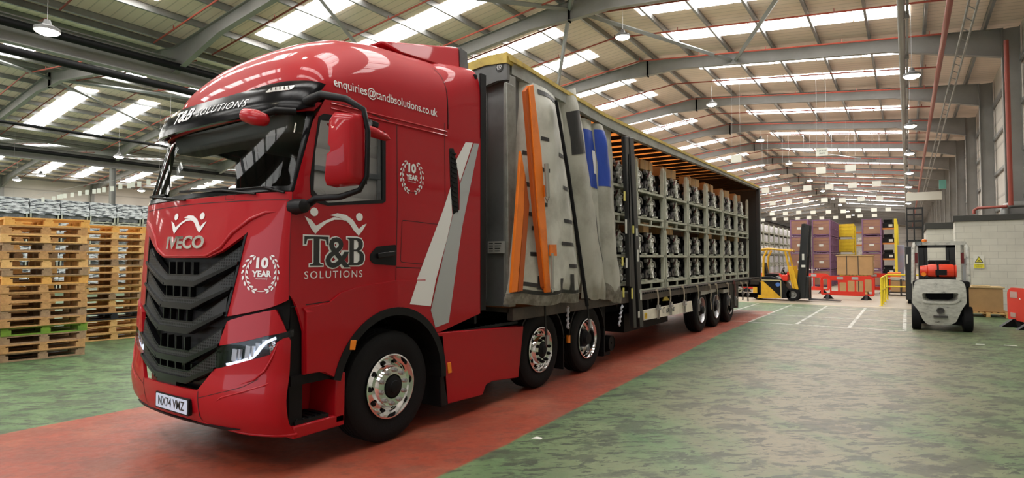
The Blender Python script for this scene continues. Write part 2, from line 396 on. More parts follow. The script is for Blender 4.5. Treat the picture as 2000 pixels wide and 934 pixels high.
# ---- roof sheets, one per slope
def zroof(x):
    for r in (RIDGE, RIDGE2, RIDGE3):
        if abs(x-r) <= 12.95: return ZR-(ZR-ZE)*abs(x-r)/12.8
    return ZE
SLOPES = [(RIDGE, XR+.5, YF_), (RIDGE, VAL1, YF_), (RIDGE2, VAL1, YSIDE), (RIDGE2, VAL2, YSIDE), (RIDGE3, VAL2, YSIDE), (RIDGE3, XL, YSIDE)]
ropen = []
for i, (r, e, ye) in enumerate(SLOPES):
    t = .22
    ze = ZR-(ZR-ZE)*abs(e-r)/12.8
    m_ = MB(); m_.hexa([(r, YB, ZR+t), (e, YB, ze+t), (e, ye, ze+t), (r, ye, ZR+t), (r, YB, ZR+t+.1), (e, YB, ze+t+.1), (e, ye, ze+t+.1), (r, ye, ZR+t+.1)])
    m_.build('ceiling' if i == 0 else 'ceiling_slope', ROOFM, kind='structure')
    # purlins
    d = 1 if e > r else -1
    for k in range(8):
        x = r+d*(.35+k*1.72)
        z = zroof(x)+.11
        MB().box(x-.035, x+.035, YB, ye, z-.11, z+.11).box(x-.035, x+.05, YB, ye, z-.115, z-.10).box(x-.05, x+.035, YB, ye, z+.095, z+.105).build('trim_purlin', galv, kind='structure')
# ---- rooflights
RL = bpy.data.materials.new('rooflight_sheet'); RL.use_nodes = True
_b = RL.node_tree.nodes['Principled BSDF']; _b.inputs['Base Color'].default_value = (.8, .8, .8, 1); _b.inputs['Emission Color'].default_value = (1.0, .985, .95, 1); _b.inputs['Emission Strength'].default_value = ROOFLIGHT
nw = 0
fbays = [(FR[i], FR[i+1]) for i in range(len(FR)-1)]
for si, (r, e, ye) in enumerate(SLOPES):
    d = 1 if e > r else -1
    for (a, b) in fbays:
        if b > ye+.1: continue
        for c in ((a+2.2, a+5.4) if b < 120 else (a+3.8,)):
            m_ = MB()
            for k in range(5):
                xa = r+d*(.35+1.72*(k+.78)); xb = r+d*(.35+1.72*(k+1.74)); 
                x0, x1 = sorted((xa, xb)); hw = .52
                m_.add([(x0, c-hw, zroof(x0)+.205), (x1, c-hw, zroof(x1)+.205), (x1, c+hw, zroof(x1)+.205), (x0, c+hw, zroof(x0)+.205)], [(0, 1, 2, 3)])
            nw += 1; m_.build('window_%d' % nw, RL, kind='structure', fixn=False)
# ---- portal frames
def ibeam(m_, p, q, h0, h1, b=.2, t=.018):
    p = Vector(p); q = Vector(q)   # p,q top centre line; web hangs down by h0,h1
    for (dz0, dz1) in ((0, 0), (-h0, -h1)):
        m_.beam(p+Vector((0,0,dz0)), q+Vector((0,0,dz1)), b, t)
    m_.hexa([p+Vector((0,-.008,-h0)), q+Vector((0,-.008,-h1)), q+Vector((0,.008,-h1)), p+Vector((0,.008,-h0)), p+Vector((0,-.008,0)), q+Vector((0,-.008,0)), q+Vector((0,.008,0)), p+Vector((0,.008,0))])
for i, y in enumerate(FR):
    for j, (r, e, ye) in enumerate(SLOPES):
        if y > ye: continue
        d = 1 if e > r else -1
        ee = XR if e > XR else (e if e > XL else XL)
        m_ = MB(); x1 = r+d*9.6; x0 = r+d*1.6
        ibeam(m_, (r, y, ZR), (x0, y, zroof(x0)), .72, .5); ibeam(m_, (x0, y, zroof(x0)), (x1, y, zroof(x1)), .5, .5); ibeam(m_, (x1, y, zroof(x1)), (ee, y, zroof(ee)), .5, 1.0)
        m_.box(r-.02, r+.02, y-.1, y+.1, ZR-.78, ZR)
        for k in (1, 3, 5):     # fly braces to the purlins
            x = r+d*(.35+k*1.72); m_.beam((x, y+.6, zroof(x)+.02), (x, y+.05, zroof(x)-.45), .04, .04)
        m_.build('trim_rafter', steelD, kind='structure')
    # columns
    m_ = MB(); m_.box(XR-.06, XR-.04, y-.11, y+.11, 0, zroof(XR)-.0); m_.box(XR+.42, XR+.44, y-.11, y+.11, 0, zroof(XR)); m_.box(XR-.04, XR+.42, y-.009, y+.009, 0, zroof(XR))
    m_.build('trim_column', steelD, kind='structure')
    if y < YSIDE+1:
        if i % 2 == 0:
            for xv in (VAL1, VAL2):
                MB().box(xv-.2, xv+.2, y-.15, y-.13, 0, 8.4).box(xv-.2, xv+.2, y+.13, y+.15, 0, 8.4).box(xv-.01, xv+.01, y-.13, y+.13, 0, 8.4).build('trim_column', steelD, kind='structure')
        MB().box(XL-.06, XL+.3, y-.15, y+.15, 0, ZE).build('trim_column', steelD, kind='structure')
for xv in (VAL1, VAL2):
    ye = YF_ if xv == VAL1 else YSIDE
    MB().box(xv-.15, xv+.15, YB, ye, 8.42, 8.46).box(xv-.15, xv+.15, YB, ye, 9.26, 9.3).box(xv-.01, xv+.01, YB, ye, 8.44, 9.28).build('trim_valley_beam', steelD, kind='structure')
    MB().tube([(xv+.5, YB, 8.9), (xv+.5, ye, 8.9)], .13, 10).build('trim_valley_pipe', DARK, kind='structure', smooth=40)
MB().tube([(VAL1+2.3, YB, 7.55), (VAL1+2.3, YSIDE, 7.55)], .12, 10).build('trim_duct', DARK, kind='structure', smooth=40)
MB().tube([(VAL1-9, YB, 7.6), (VAL1-9, YSIDE, 7.6)], .07, 8).build('trim_duct', DARK, kind='structure', smooth=40)
# wind bracing in the plane of the roof
brc = mat('brace_grey', (0.24, 0.25, 0.25), 0.5)
def brace(p, q, r=.07):
    MB().tube([(p[0], p[1], zroof(p[0])-.3), (q[0], q[1], zroof(q[0])-.3)], r, 4).build('trim_wind_brace', brc, kind='structure')
brace((-10, FR[4]), (-6.2, FR[5]), .09); brace((-2.6, FR[4]), (-6.0, FR[5]), .09); brace((-10, FR[4]), (-15, FR[5]), .08); brace((-19, FR[4]), (-15.2, FR[5]), .08)
brace((-10, FR[4]), (-5, FR[3]), .09); brace((-15, FR[3]), (-10, FR[4]), .09); brace((-15, FR[3]), (-19.5, FR[4]), .08)
brace((-35.6, FR[3]), (-30, FR[4]), .08); brace((-24, FR[3]), (-30, FR[4]), .08); brace((-35.6, FR[3]), (-41, FR[4]), .08); brace((-24, FR[3]), (-29, FR[2]), .08); brace((-35.6,FR[3]), (-29.2, FR[2]), .08)
for k in (8, 12): brace((-10, FR[k]), (-2, FR[k+1]), .05)
# ---- sprinkler pipes
pipe = mat('sprinkler_red', (0.30, 0.055, 0.035), 0.45)
for si in range(0, 6, 2):
    r = SLOPES[si][0]; ye = SLOPES[si][2]
    for (a, b) in fbays:
        if b > ye+.1: continue
        for c, dz in ((a+1.1, .12), (a+3.9, .12), (a+6.7, .3)):
            if b > 100 and c != a+3.9: continue
            xs = [r-12.2, r, r+(11.3 if si == 0 else 12.2)]
            m_ = MB(); m_.tube([(x, c, zroof(x)-dz) for x in xs], .032, 6)
            for q in range(-4, 5):
                m_.box(r+q*2.7-.012, r+q*2.7+.012, c-.012, c+.012, zroof(r+q*2.7)-dz, zroof(r+q*2.7)-dz+.14)
            m_.build('trim_sprinkler_pipe', pipe, kind='structure', smooth=50)
MB().tube([(1.02, YB, 8.3), (1.02, FR[-1], 8.3)], .075, 8).build('trim_sprinkler_main', pipe, kind='structure', smooth=50)
MB().tube([(XR-.05, 24.9, 3.5), (XR-.05, 24.9, 9.0)], .07, 8).build('trim_riser', pipe, kind='structure', smooth=50)
MB().tube([(1.95, 25.6, 3.3), (1.95, 25.6, 3.42), (2.05, 25.6, 3.5), (XR-.1, 25.3, 3.5)], .05, 8).build('trim_pipe_elbow', pipe, kind='structure', smooth=50)
MB().tube([(XL+.7, YB, 6.6), (XL+.7, YSIDE, 6.6)], .09, 8).build('trim_sprinkler_main', pipe, kind='structure', smooth=50)
# cable trays overhead
m_ = MB(); m_.tube([(-.01, YB, 8.6), (-.01, FR[-1], 8.6)], .095, 10).tube([(.13, YB, 8.66), (.13, FR[-1], 8.66)], .035, 6)
for k in range(40): m_.box(-.05, .18, YB+2+k*4, YB+2.06+k*4, 8.52, 8.74)
m_.build('trim_conduit', steelD, kind='structure', smooth=50)
m_ = MB()
for xx in (1.42, 1.62): m_.tube([(xx, YB, 8.3), (xx, FR[14], 8.3)], .03, 6)
for k in range(140): m_.beam((1.42, YB+k*.9, 8.3), (1.62, YB+k*.9+.45, 8.3), .02, .02)
m_.build('trim_cable_ladder', steelD, kind='structure')
# ---- walls
MB().box(XR+.5, XR+.6, YB, YF_, 0, ZE+.6).build('wall_right', WALLM, kind='structure')
MB().box(XL-.15, XL-.05, YB, YSIDE, 0, ZE+.6).build('wall_left', WALLM, kind='structure')
MB().box(XL, XR+.6, YF_-.1, YF_, 0, 12).build('wall_far', WALLM, kind='structure')
MB().box(XL, VAL1-.2, YSIDE, YSIDE+.1, 0, 12).build('wall_back_left', WALLM, kind='structure')
MB().box(VAL1-.3, VAL1-.2, YSIDE, YF_, 0, 10).build('wall_left_far', WALLM, kind='structure')
m_ = MB(); m_.box(XL, -17, YB, YB+.1, 0, 12).box(-3, XR+.6, YB, YB+.1, 0, 12).box(-17, -3, YB, YB+.1, 5.5, 12)
m_.build('wall_behind', WALLM, kind='structure')
# girts on the right wall
for z in (3.9, 5.5, 7.1, 8.6):
    MB().box(XR+.40, XR+.48, YB, FR[12], z-.06, z+.06).build('trim_girt', galv, kind='structure')
for k in range(3, 12):
    MB().beam((XR+.1, FR[k], 6.9), (XR+.1, FR[k]+1.2, 6.1), .03, .03).build('trim_girt_stay', galv, kind='structure')
MB().beam((3.1, 20.2, 4.6), (3.1, 18.4, 9.0), .3, .12, (1, 0, 0)).build('trim_wall_brace', brc, kind='structure')
# ---- block-work room
def blockmat():
    m = bpy.data.materials.new('painted_blockwork'); m.use_nodes = True; nt = m.node_tree; b = nt.nodes['Principled BSDF']
    geo = nt.nodes.new('ShaderNodeNewGeometry'); sep = nt.nodes.new('ShaderNodeSeparateXYZ'); cmb = nt.nodes.new('ShaderNodeCombineXYZ')
    ad = nt.nodes.new('ShaderNodeMath'); ad.operation = 'ADD'
    nt.links.new(geo.outputs['Position'], sep.inputs[0]); nt.links.new(sep.outputs[0], ad.inputs[0]); nt.links.new(sep.outputs[1], ad.inputs[1])
    nt.links.new(ad.outputs[0], cmb.inputs[0]); nt.links.new(sep.outputs[2], cmb.inputs[1])
    br = nt.nodes.new('ShaderNodeTexBrick'); br.inputs['Scale'].default_value = 1; br.inputs['Brick Width'].default_value = .44; br.inputs['Row Height'].default_value = .22; br.inputs['Mortar Size'].default_value = .006
    br.inputs['Color1'].default_value = (.66, .65, .58, 1); br.inputs['Color2'].default_value = (.63, .62, .55, 1); br.inputs['Mortar'].default_value = (.48, .47, .42, 1)
    nt.links.new(cmb.outputs[0], br.inputs['Vector'])
    no = nt.nodes.new('ShaderNodeTexNoise'); no.inputs['Scale'].default_value = 1.3; no.inputs['Detail'].default_value = 6
    r = nt.nodes.new('ShaderNodeValToRGB'); r.color_ramp.elements[0].position = .3; r.color_ramp.elements[0].color = (.72, .72, .72, 1); r.color_ramp.elements[1].position = .6
    nt.links.new(geo.outputs['Position'], no.inputs[0]); nt.links.new(no.outputs[0], r.inputs[0])
    mx = nt.nodes.new('ShaderNodeMixRGB'); mx.blend_type = 'MULTIPLY'; mx.inputs[0].default_value = .6
    nt.links.new(br.outputs[0], mx.inputs[1]); nt.links.new(r.outputs[0], mx.inputs[2]); nt.links.new(mx.outputs[0], b.inputs['Base Color'])
    b.inputs['Roughness'].default_value = .6
    return m
BLOCKM = blockmat()
MB().box(1.38, XR+.45, 25.0, 25.9, 0, 3.02).build('wall_block_room', BLOCKM, kind='structure')
MB().box(.62, 1.9, 26.6, 31, 0, 2.85).build('wall_block_room_rear', BLOCKM, kind='structure')
capm = mat('dark_capping', (.045, .045, .04), .6)
MB().box(1.33, XR+.45, 24.94, 25.95, 3.02, 3.22).build('trim_capping', capm, kind='structure', bevel=.01)
MB().box(.57, 1.95, 26.54, 31.05, 2.85, 3.08).build('trim_capping_rear', capm, kind='structure', bevel=.01)
MB().box(1.9, XR+.45, 24.5, 25.0, -.001, .012).build('trim_blue_kerb', mat('blue_floor_paint', (.03, .05, .12), .5), kind='structure')
# ---- high-bay lamps
LM = mat('lamp_lit', (1, 1, 1), .4, emit=(1.0, .90, .68), estr=LAMP)
LH = mat('lamp_housing', (.18, .18, .18), .5)
lamp0 = thing('high_bay_lamp', '', 'ceiling lamp', (0, 0, 8))
MB().lathe([(.0, .25), (-.05, .22), (-.09, .13), (-.10, .001)], (0, 0, -.002), 'z', 20).build('lamp_lens', LM, lamp0, world=False)
MB().lathe([(.0, .26), (.06, .26), (.14, .10), (.26, .06), (.27, .001)], (0, 0, 0), 'z', 20).lathe([(-.02, .265), (.01, .265), (.01, .25), (-.02, .25)], (0, 0, 0), 'z', 20, True).build('lamp_housing', LH, lamp0, world=False, smooth=40)
used = False
def lamp(x, y, z, label, group):
    global used
    if not used: lamp0.location = (x, y, z); lamp0['label'] = label; lamp0['group'] = group; used = True; kids(lamp0); l_ = lamp0
    else: l_ = dup(lamp0, (x, y, z), 0, label, group)
    MB().tube([(0, 0, .26), (0, 0, zroof(x)+.21-z)], .006, 5).build('suspension_wire', STEEL, l_, world=False)
bpy.context.view_layer.update()
for k, (u, v) in enumerate([(1216,72),(1390,204),(1485,274),(1541,319),(1582,353),(1607,373),(1627,388),(1641,400),(1656,413),(1666,420)]):
    P = onx(u, v, -8.3); lamp(P[0], P[1], P[2], 'lit high bay lamp near the roof ridge, %s from the camera' % ('nearest' if k == 0 else CNT[k]+' nearest'), 'lit lamps along the ridge')
for k, (u, v) in enumerate([(1781,148),(1778,246),(1776,300),(1776,338),(1775,365),(1774,397)]):
    P = onz(u, v, 8.0); lamp(P[0], P[1], 8.0, 'lit high bay lamp under the right hand conduit, %s from the camera' % ('nearest' if k == 0 else CNT[k]+' nearest'), 'lit lamps under the conduit')
for k, (u, v) in enumerate([(92,60),(232,306),(332,282),(33,351),(80,342),(276,372)]):
    z = [7.2, 7.6, 7.6, 7.6, 7.6, 7.0][k]; P = onz(u, v, z)
    lamp(P[0], P[1], z, ['large bright lamp beside the thick grey valley beam at top left', 'lit lamp hanging left of the lorry visor above the wrapped crates', 'lit lamp seen just left of the windscreen top corner', 'lit lamp furthest left, low over the pallet stacks', 'second small lit lamp from the left over the pallet stacks', 'small lit lamp just above the hanging cards beside the grey column'][k], 'lit lamps of the left hand bays')
for y in (-6, 3.5, 12): lamp(-8.3, y, 9.6, 'lit high bay lamp near the roof ridge above or behind the camera', 'lamps out of view overhead')
# ---- hanging signs
CARDW = mat('white_card', (.72, .73, .66), .6)
INK = mat('printed_ink', (.03, .03, .03), .6)
sg = thing('hanging_sign', '', 'sign', (0, 0, 6.9))
MB().box(-.26, .26, -.006, .006, -.19, .19).build('sign_board', CARDW, sg, world=False)
kids(sg)
first = True
SG = [(1605,297),(1438,310),(1603,333),(1661,328),(1495,372),(1535,370),(1577,367),(1620,365),(1665,362),(1712,359),(1509,397),(1541,395),(1574,393),(1610,391),(1645,391),(1682,389),(1718,387),(1508,418),(1534,417),(1560,415),(1588,415),(1618,414),(1647,413),(1676,411),(1707,410),(1735,409),(1490,430),(1512,428),(1535,428),(1558,427),(1580,425),(1605,426),(1632,425),(1657,423),(1680,422),(1708,421)]
rows = [(0,1,'first row'),(1,2,'first row'),(2,4,'second row'),(4,10,'third row'),(10,17,'fourth row'),(17,26,'fifth row'),(26,36,'sixth row')]
for i, (u, v) in enumerate(SG):
    P = onz(u, v, 6.9)
    rr = [r for r in rows if r[0] <= i < r[1]][0]
    order = sorted(q for q in range(rr[0], rr[1]))
    lab = ['white sign reading T 54 BULK FRAME hanging right of the ridge', 'white sign hanging above the trailer roof, alone left of the ridge'][i] if i < 2 else 'plain white hanging sign, %s row from the camera, %s from its left' % (rr[2].split()[0], CNT[order.index(i)])
    if i == 0: sg.location = P; sg['label'] = lab; sg['group'] = 'white signs hanging over the aisle'; cur = sg
    else: cur = dup(sg, P, 0, lab, 'white signs hanging over the aisle')
    zz = zroof(P[0])+.21-6.9
    for s_ in (-.2, .2): MB().tube([(s_, 0, .19), (s_, 0, zz)], .004, 4).build('hanging_wire', STEEL, cur, world=False)
    if i < 1: cur0 = cur
bpy.context.view_layer.update()
def plane_y(cx, y, cz): return lambda a, b: (cx+a, y, cz+b)
for o_, t in ((cur0, ('T 54 BULK', 'FRAME')),):
    P = Vector(o_.location); m_ = MB(); fn = plane_y(P.x, P.y-.007, P.z)
    text(m_, t[0], fn, -.2, .02, .4, .09, .002); text(m_, t[1], fn, -.1, -.11, .22, .08, .002); m_.build('sign_lettering', INK, o_)
hc = thing('hanging_card', '', 'sign', (0, 0, 4.7))
MB().box(-.085, .085, -.004, .004, -.10, .11).build('card', CARDW, hc, world=False)
MB().tube([(0, 0, .11), (0, 0, .34)], .003, 4).build('hanging_string', STEEL, hc, world=False)
HC = [(25,412),(66,395),(78,392),(84,390),(105,388),(115,385),(120,384),(127,383),(141,381),(156,378),(170,376),(184,374),(193,373),(203,371),(219,369),(235,365),(252,363),(260,361),(272,360),(290,356),(311,352)]
for i, (u, v) in enumerate(HC):
    P = onz(u, v, 4.7); lab = 'small white card on a sagging line over the pallets, %s from the left' % ('furthest' if i == 0 else CNT[i])
    if i == 0: hc.location = P; hc['label'] = lab; hc['group'] = 'cards hung in a row over the pallets'; 
    else: dup(hc, P, math.radians(30), lab, 'cards hung in a row over the pallets')
hc.rotation_euler.z = math.radians(30)
pts = [Vector(onz(u, v, 4.7))+Vector((0, 0, .35)) for u, v in HC]
tag(MB().tube(pts, .006, 4).tube([pts[0], (pts[0][0], pts[0][1], zroof(pts[0][0])+.2)], .004, 4).tube([pts[-1], (pts[-1][0], pts[-1][1], zroof(pts[-1][0])+.2)], .004, 4).build('hanging_line', STEEL), 'thin line carrying the row of white cards over the pallets', 'line')
# teal cloth box and white beam on the right
P = onx(1841, 360, 2.3); tag(MB().box(P[0]-.22, P[0]+.22, P[1]-.1, P[1]+.1, P[2]-.33, P[2]+.33).build('junction_box', mat('teal_paint', (.13, .36, .32), .6), bevel=.01), 'teal green square box fixed to a column on the right wall', 'box')
P = ony(1770, 384, 60); Q = ony(1840, 382, 60); tag(MB().box(P[0], Q[0], 59.9, 60.1, P[2]-.4, P[2]+.3).build('wall_heater_duct', CARDW, bevel=.02), 'long pale duct high above the dark reach truck', 'duct')
P = onx(2000, 416, 3.0); 
tag(MB().tube([(2.75, 25.5, 3.22), (2.75, 25.5, 3.42), (2.8, 25.5, 3.52), (2.95, 25.5, 3.56), (3.35, 25.5, 3.56)], .11, 12).build('vent_pipe', mat('zinc_pipe', (.35, .36, .35), .4, .6), smooth=50), 'fat grey elbow pipe on top of the block-work room', 'pipe')
# caution sign
cs = thing('caution_sign', 'white and yellow caution sign with black triangle on the block-work wall', 'sign', (2.13, 24.99, 1.4))
P0 = ony(1901, 499, 24.985); P1 = ony(1923, 524.5, 24.985)
cw, ch = P1[0]-P0[0], P0[2]-P1[2]
MB().box(P0[0], P1[0], 24.97, 24.999, P1[2], P0[2]).build('sign_board', mat('sign_white', (.72, .72, .66), .4), cs)
fn = lambda a, b: (P0[0]+a*cw, 24.97, P1[2]+b*ch)
m_ = MB(); flat(m_, [(.02, .02), (.98, .02), (.98, .36), (.02, .36)], fn, .002); flat(m_, [(.2, .49), (.78, .49), (.5, .86)], fn, .005); m_.build('yellow_panel', mat('sign_yellow', (.75, .68, .05), .4), cs)
m_ = MB(); flat(m_, [(.11, .45), (.89, .45), (.5, .95)], fn, .003); flat(m_, [(.33, .54), (.67, .54), (.62, .6), (.55, .62), (.5, .66), (.42, .6)], fn, .007)
text(m_, 'Caution', fn, .15, .26, .7, .07, .005); text(m_, 'Fork lift trucks', fn, .15, .17, .7, .045, .005); text(m_, 'operating', fn, .25, .08, .5, .045, .005)
m_.build('black_symbol', INK, cs)
# ================================================================== THE TRACTOR UNIT
XC = -5.33; HW = 1.25
def itp(z, t):
    if z <= t[0][0]: return t[0][1]
    for (a, b), (c, d) in zip(t, t[1:]):
        if z <= c: return b+(d-b)*(z-a)/(c-a)
    return t[-1][1]
YFT = [(.3,2.57),(.45,2.5),(1.0,2.5),(1.3,2.53),(1.9,2.60),(2.3,2.66),(3.0,2.84),(3.1,2.88),(3.4,3.0)]
DDT = [(.3,.33),(1.3,.33),(1.9,.25),(2.3,.2),(3.0,.22),(3.1,.3),(3.4,.3)]
def yf(z): return itp(z, YFT)
def dd(z): return itp(z, DDT)
def FRONT(a, z):
    a = max(-.9999, min(.9999, a)); t = a*PI/2
    return (XC+HW*math.sin(t), yf(z)+dd(z)*(1-math.cos(t)), z)
def yfront(s, z):
    s = min(.99999, abs(s)/HW); return yf(z)+dd(z)*(1-math.sqrt(1-s*s))
def SIDE(y, z, sg=1):
    q = 1-(y-yf(z))/dd(z)
    s = HW if q <= 0 else HW*math.sqrt(max(0, 1-min(1, q)**2))
    return (XC+sg*s, y, z)
def SIDEL(b, z): return SIDE(-b, z, -1)      # mirrored side, first coordinate is -y so that the panel faces outwards
def az(u, v):
    d = ray(u, v); t = 3.0
    while t < 9:
        P = _O+d*t; s = (P[0]-XC)/HW
        if abs(s) <= 1 and P[1] >= yf(P[2])+dd(P[2])*(1-math.sqrt(1-s*s)):
            if s > .998: break
            return (math.asin(s)*2/PI, P[2])
        t += .004
    P = onx(u, v, XC+HW); q = 1-(P[1]-yf(P[2]))/dd(P[2]); q = max(0, min(1, q))
    return (math.asin(math.sqrt(1-q*q))*2/PI, P[2])
def yz(u, v, x=XC+HW): P = onx(u, v, x); return (P[1], P[2])
AS = .90
def seam(z): return yf(z)+dd(z)*(1-math.cos(AS*PI/2))
truck = thing('tractor_unit', 'large red articulated lorry tractor unit parked on the red floor stripe', 'lorry', (XC, 4.0, 0))
DK = BLK
def mir(poly): return [(-a, b) for a, b in poly][::-1]
def sym(half): return half+[(-a, b) for a, b in reversed(half)]
def frange(a, b, n): return [a+(b-a)*i/n for i in range(n+1)]
# ---- hood / front panel with the upper grille opening
gr_top = [(.46,1.955),(.30,1.81),(.20,1.757)]
gr_hole = [(.20,1.757),(.30,1.81),(.48,1.965),(.39,1.27),(-.39,1.27),(-.48,1.965),(-.30,1.81),(-.20,1.757)]
outer = [(-AS,2.28),(-AS,1.9),(-AS,1.42),(-.70,1.355),(-.39,1.27),(.39,1.27),(.70,1.355),(AS,1.42),(AS,1.9),(AS,2.28)]
outer = [(-AS,1.42),(-.70,1.355),(-.392,1.275),(-.482,1.965),(-.30,1.81),(-.20,1.757),(.20,1.757),(.30,1.81),(.482,1.965),(.392,1.275),(.70,1.355),(AS,1.42),(AS,2.29),(-AS,2.29)]
m_ = MB(); patch(m_, outer, FRONT, step=(.05, .07), thick=.03, inner=1)
m_.build('front_panel', [RED, DK], truck, smooth=40)
# raised crease running from the grille tips out over the hood, and bead above the grille
def FR2(off): return lambda a, z: tuple(surf(FRONT, a, z, off))
m_ = MB()
cre = [az(*p) for p in [(345,500),(403,500),(432,484),(455,455),(490,428),(520,415),(538,414)]]
for sgn in (1, -1):
    pts = [surf(FRONT, sgn*a, z, .0) for a, z in cre]
    m_.tube(pts, [.004,.012,.016,.018,.018,.014,.003], 8)
m_.build('hood_crease', RED, truck, smooth=60)
# seams (thin shadow gaps) on the front
GAP = mat('panel_gap', (.006, .003, .003), .7)
m_ = MB()
for sgn in (1, -1):
    patch(m_, band([(sgn*AS, z) for z in frange(1.42, 2.29, 10)], .007)[::1], FRONT, step=(.02, .1), off=.0015, thick=0)
patch(m_, band([(a, 2.24-.02*abs(a)) for a in frange(-.86, .86, 20)], .006), FRONT, step=(.06, .02), off=.0015, thick=0)
patch(m_, band([az(*p) for p in [(441,391),(441,382),(459,380),(459,389),(441,391)]], .003), FRONT, step=(.05, .05), off=.002, thick=0)
m_.build('front_seams', GAP, truck, fixn=False)
# ---- grille
HEX = bpy.data.materials.new('honeycomb_mesh'); HEX.use_nodes = True
nt = HEX.node_tree; b = nt.nodes['Principled BSDF']; tc = nt.nodes.new('ShaderNodeTexCoord'); mp = nt.nodes.new('ShaderNodeMapping'); vo = nt.nodes.new('ShaderNodeTexVoronoi')
mp.inputs['Scale'].default_value = (1, .3, 1.15); vo.inputs['Scale'].default_value = 34; vo.inputs['Randomness'].default_value = 0.0
rp = nt.nodes.new('ShaderNodeValToRGB'); rp.color_ramp.elements[0].position = .36; rp.color_ramp.elements[0].color = (.002, .002, .002, 1); rp.color_ramp.elements[1].position = .42; rp.color_ramp.elements[1].color = (.035, .036, .038, 1)
nt.links.new(tc.outputs['Object'], mp.inputs[0]); nt.links.new(mp.outputs[0], vo.inputs[0]); nt.links.new(vo.outputs['Distance'], rp.inputs[0]); nt.links.new(rp.outputs[0], b.inputs['Base Color']); b.inputs['Roughness'].default_value = .35; b.inputs['Specular IOR Level'].default_value = .2
GRIL = mat('grille_black', (.006, .006, .007), .22, spec=.3)
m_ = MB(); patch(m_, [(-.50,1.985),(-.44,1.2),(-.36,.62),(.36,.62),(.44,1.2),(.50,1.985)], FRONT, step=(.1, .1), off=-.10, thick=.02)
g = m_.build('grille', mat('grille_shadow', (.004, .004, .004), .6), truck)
def s2a(s): return math.asin(s/HW)*2/PI
for r, (zo, zi, so, hi_) in enumerate([(1.77,1.57,.80,.095),(1.565,1.375,.75,.095),(1.355,1.17,.70,.10),(1.10,.925,.68,.085),(.905,.755,.64,.08)]):
    line = [(-so, zo), (-.27, zi), (.27, zi), (so, zo)]
    def strip(h0, h1, off, th):
        top = [(s2a(s), z+(h1 if abs(s) > .3 else h1*.35)) for s, z in line]; bot = [(s2a(s), z+h0) for s, z in line]
        mm = MB(); patch(mm, bot+top[::-1], FRONT, step=(.06, .06), off=off, thick=th); return mm
    strip(-.05, .07, .0, .03).build('honeycomb_slat', HEX, g)
    k = strip(-.065, -.045, .02, .06); 
    top = [(s2a(s), z+(.085 if abs(s) > .3 else .04)) for s, z in line]; bot = [(s2a(s), z+(.07 if abs(s) > .3 else .025)) for s, z in line]
    patch(k, bot+top[::-1], FRONT, step=(.06, .06), off=-.005, thick=.05)
    for sgn in (-1, 1):      # pointed flank shields
        patch(k, [(s2a(.27)*sgn, zi-.06), (s2a(so)*sgn, zo-.07), (s2a(so)*sgn, zo-.05), (s2a(.27)*sgn, zi-.04)][::sgn], FRONT, step=(.1, .1), off=.024, thick=.03)
    for s in (-.21, -.07, .07, .21): 
        y = yfront(s, zi); k.box(XC+s-.007, XC+s+.007, y+.0, y+.05, zi+.04, zi+.15)
    k.build('grille_blade', GRIL, g, smooth=30)
m_ = MB(); patch(m_, [(-.30,.70),(-.24,.64),(.24,.64),(.30,.70),(.33,.84),(-.33,.84)], FRONT, step=(.1,.1), off=-.06, thick=.02); m_.obox((XC-.05, 2.50, .69), (.34, .03, .08)); m_.build('lower_air_dam', GRIL, g, smooth=30)
# side finisher of the grille
m_ = MB()
for sgn in (1, -1):
    p = [(.482*sgn,1.965),(.392*sgn,1.275),(.376*sgn,1.275),(.462*sgn,1.93)]
    patch(m_, p if sgn < 0 else p[::-1], FRONT, step=(.05, .06), off=.006, thick=.04)
m_.build('grille_surround', GRIL, g, smooth=30)
# ---- bumper
bh = [(.255,.655),(.335,.84),(.372,1.10),(.405,1.24),(.39,1.262),(.52,1.315),(.66,1.352),(.78,1.372),(.86,1.22),(.90,1.17)]
inn = bh; 
BZ = [(.3,2.565),(.45,2.49),(1.0,2.49),(1.4,2.515)]
def BUMP(a, z):
    a = max(-.9999, min(.9999, a)); t = a*PI/2
    bul = .03*math.exp(-((z-.62)/.16)**2)
    if z < .72 and abs(a) > .3: bul += .0
    return (XC+(HW+.012)*math.sin(t), itp(z, BZ)-bul+(.345)*(1-math.cos(t)), z)
bl = .335
def zbot(a): return .40-.06*min(1, max(0, (abs(a)-.15)/.35))**1
outR = [(0,.655)]+[(.24,.655),(.335,.84),(.372,1.10),(.405,1.235),(.43,1.252),(.52,1.288),(.66,1.325),(.76,1.343),(.86,1.21),(.925,1.12),(.955,1.09),(.955,.34)]+[(a, zbot(a)) for a in (.9,.6,.4,.25,.1)]
HLT = [az(*p) for p in [(429,676),(470,668),(520,656),(563,643.5),(568,657),(553,661),(541,668),(534,680),(526,693),(480,705),(422.5,721.6)]]
HLT = [(a, z) for a, z in HLT]; HLT[0] = (.350, HLT[0][1]); HLT[-1] = (.332, HLT[-1][1])
HLT[3] = (.99, HLT[3][1]); HLT[4] = (.99, HLT[4][1])
outer = outR+[(-a, z) for a, z in reversed(outR[1:])]
m_ = MB(); patch(m_, outer, BUMP, holes=[HLT, mir(HLT)], step=(.05, .05), thick=.03, inner=1)
m_.build('bumper', [RED, DK], truck, smooth=35)
for sgn in (1, -1):
    for pxs, rr in (([(543,669),(530,700),(517,724),(498,741),(468,752)], [.003,.010,.013,.010,.002]), ([(404,800),(440,775),(480,764),(520,752),(552,735)], [.002,.008,.010,.008,.002])):
        q_ = [az(*p) for p in pxs]; MB().tube([surf(BUMP, sgn*a, z, -.002) for a, z in q_], rr, 8).build('bumper_crease', RED, truck, smooth=60)
m_ = MB()
lip = [(a, zbot(a)) for a in frange(-.965, .965, 24)]
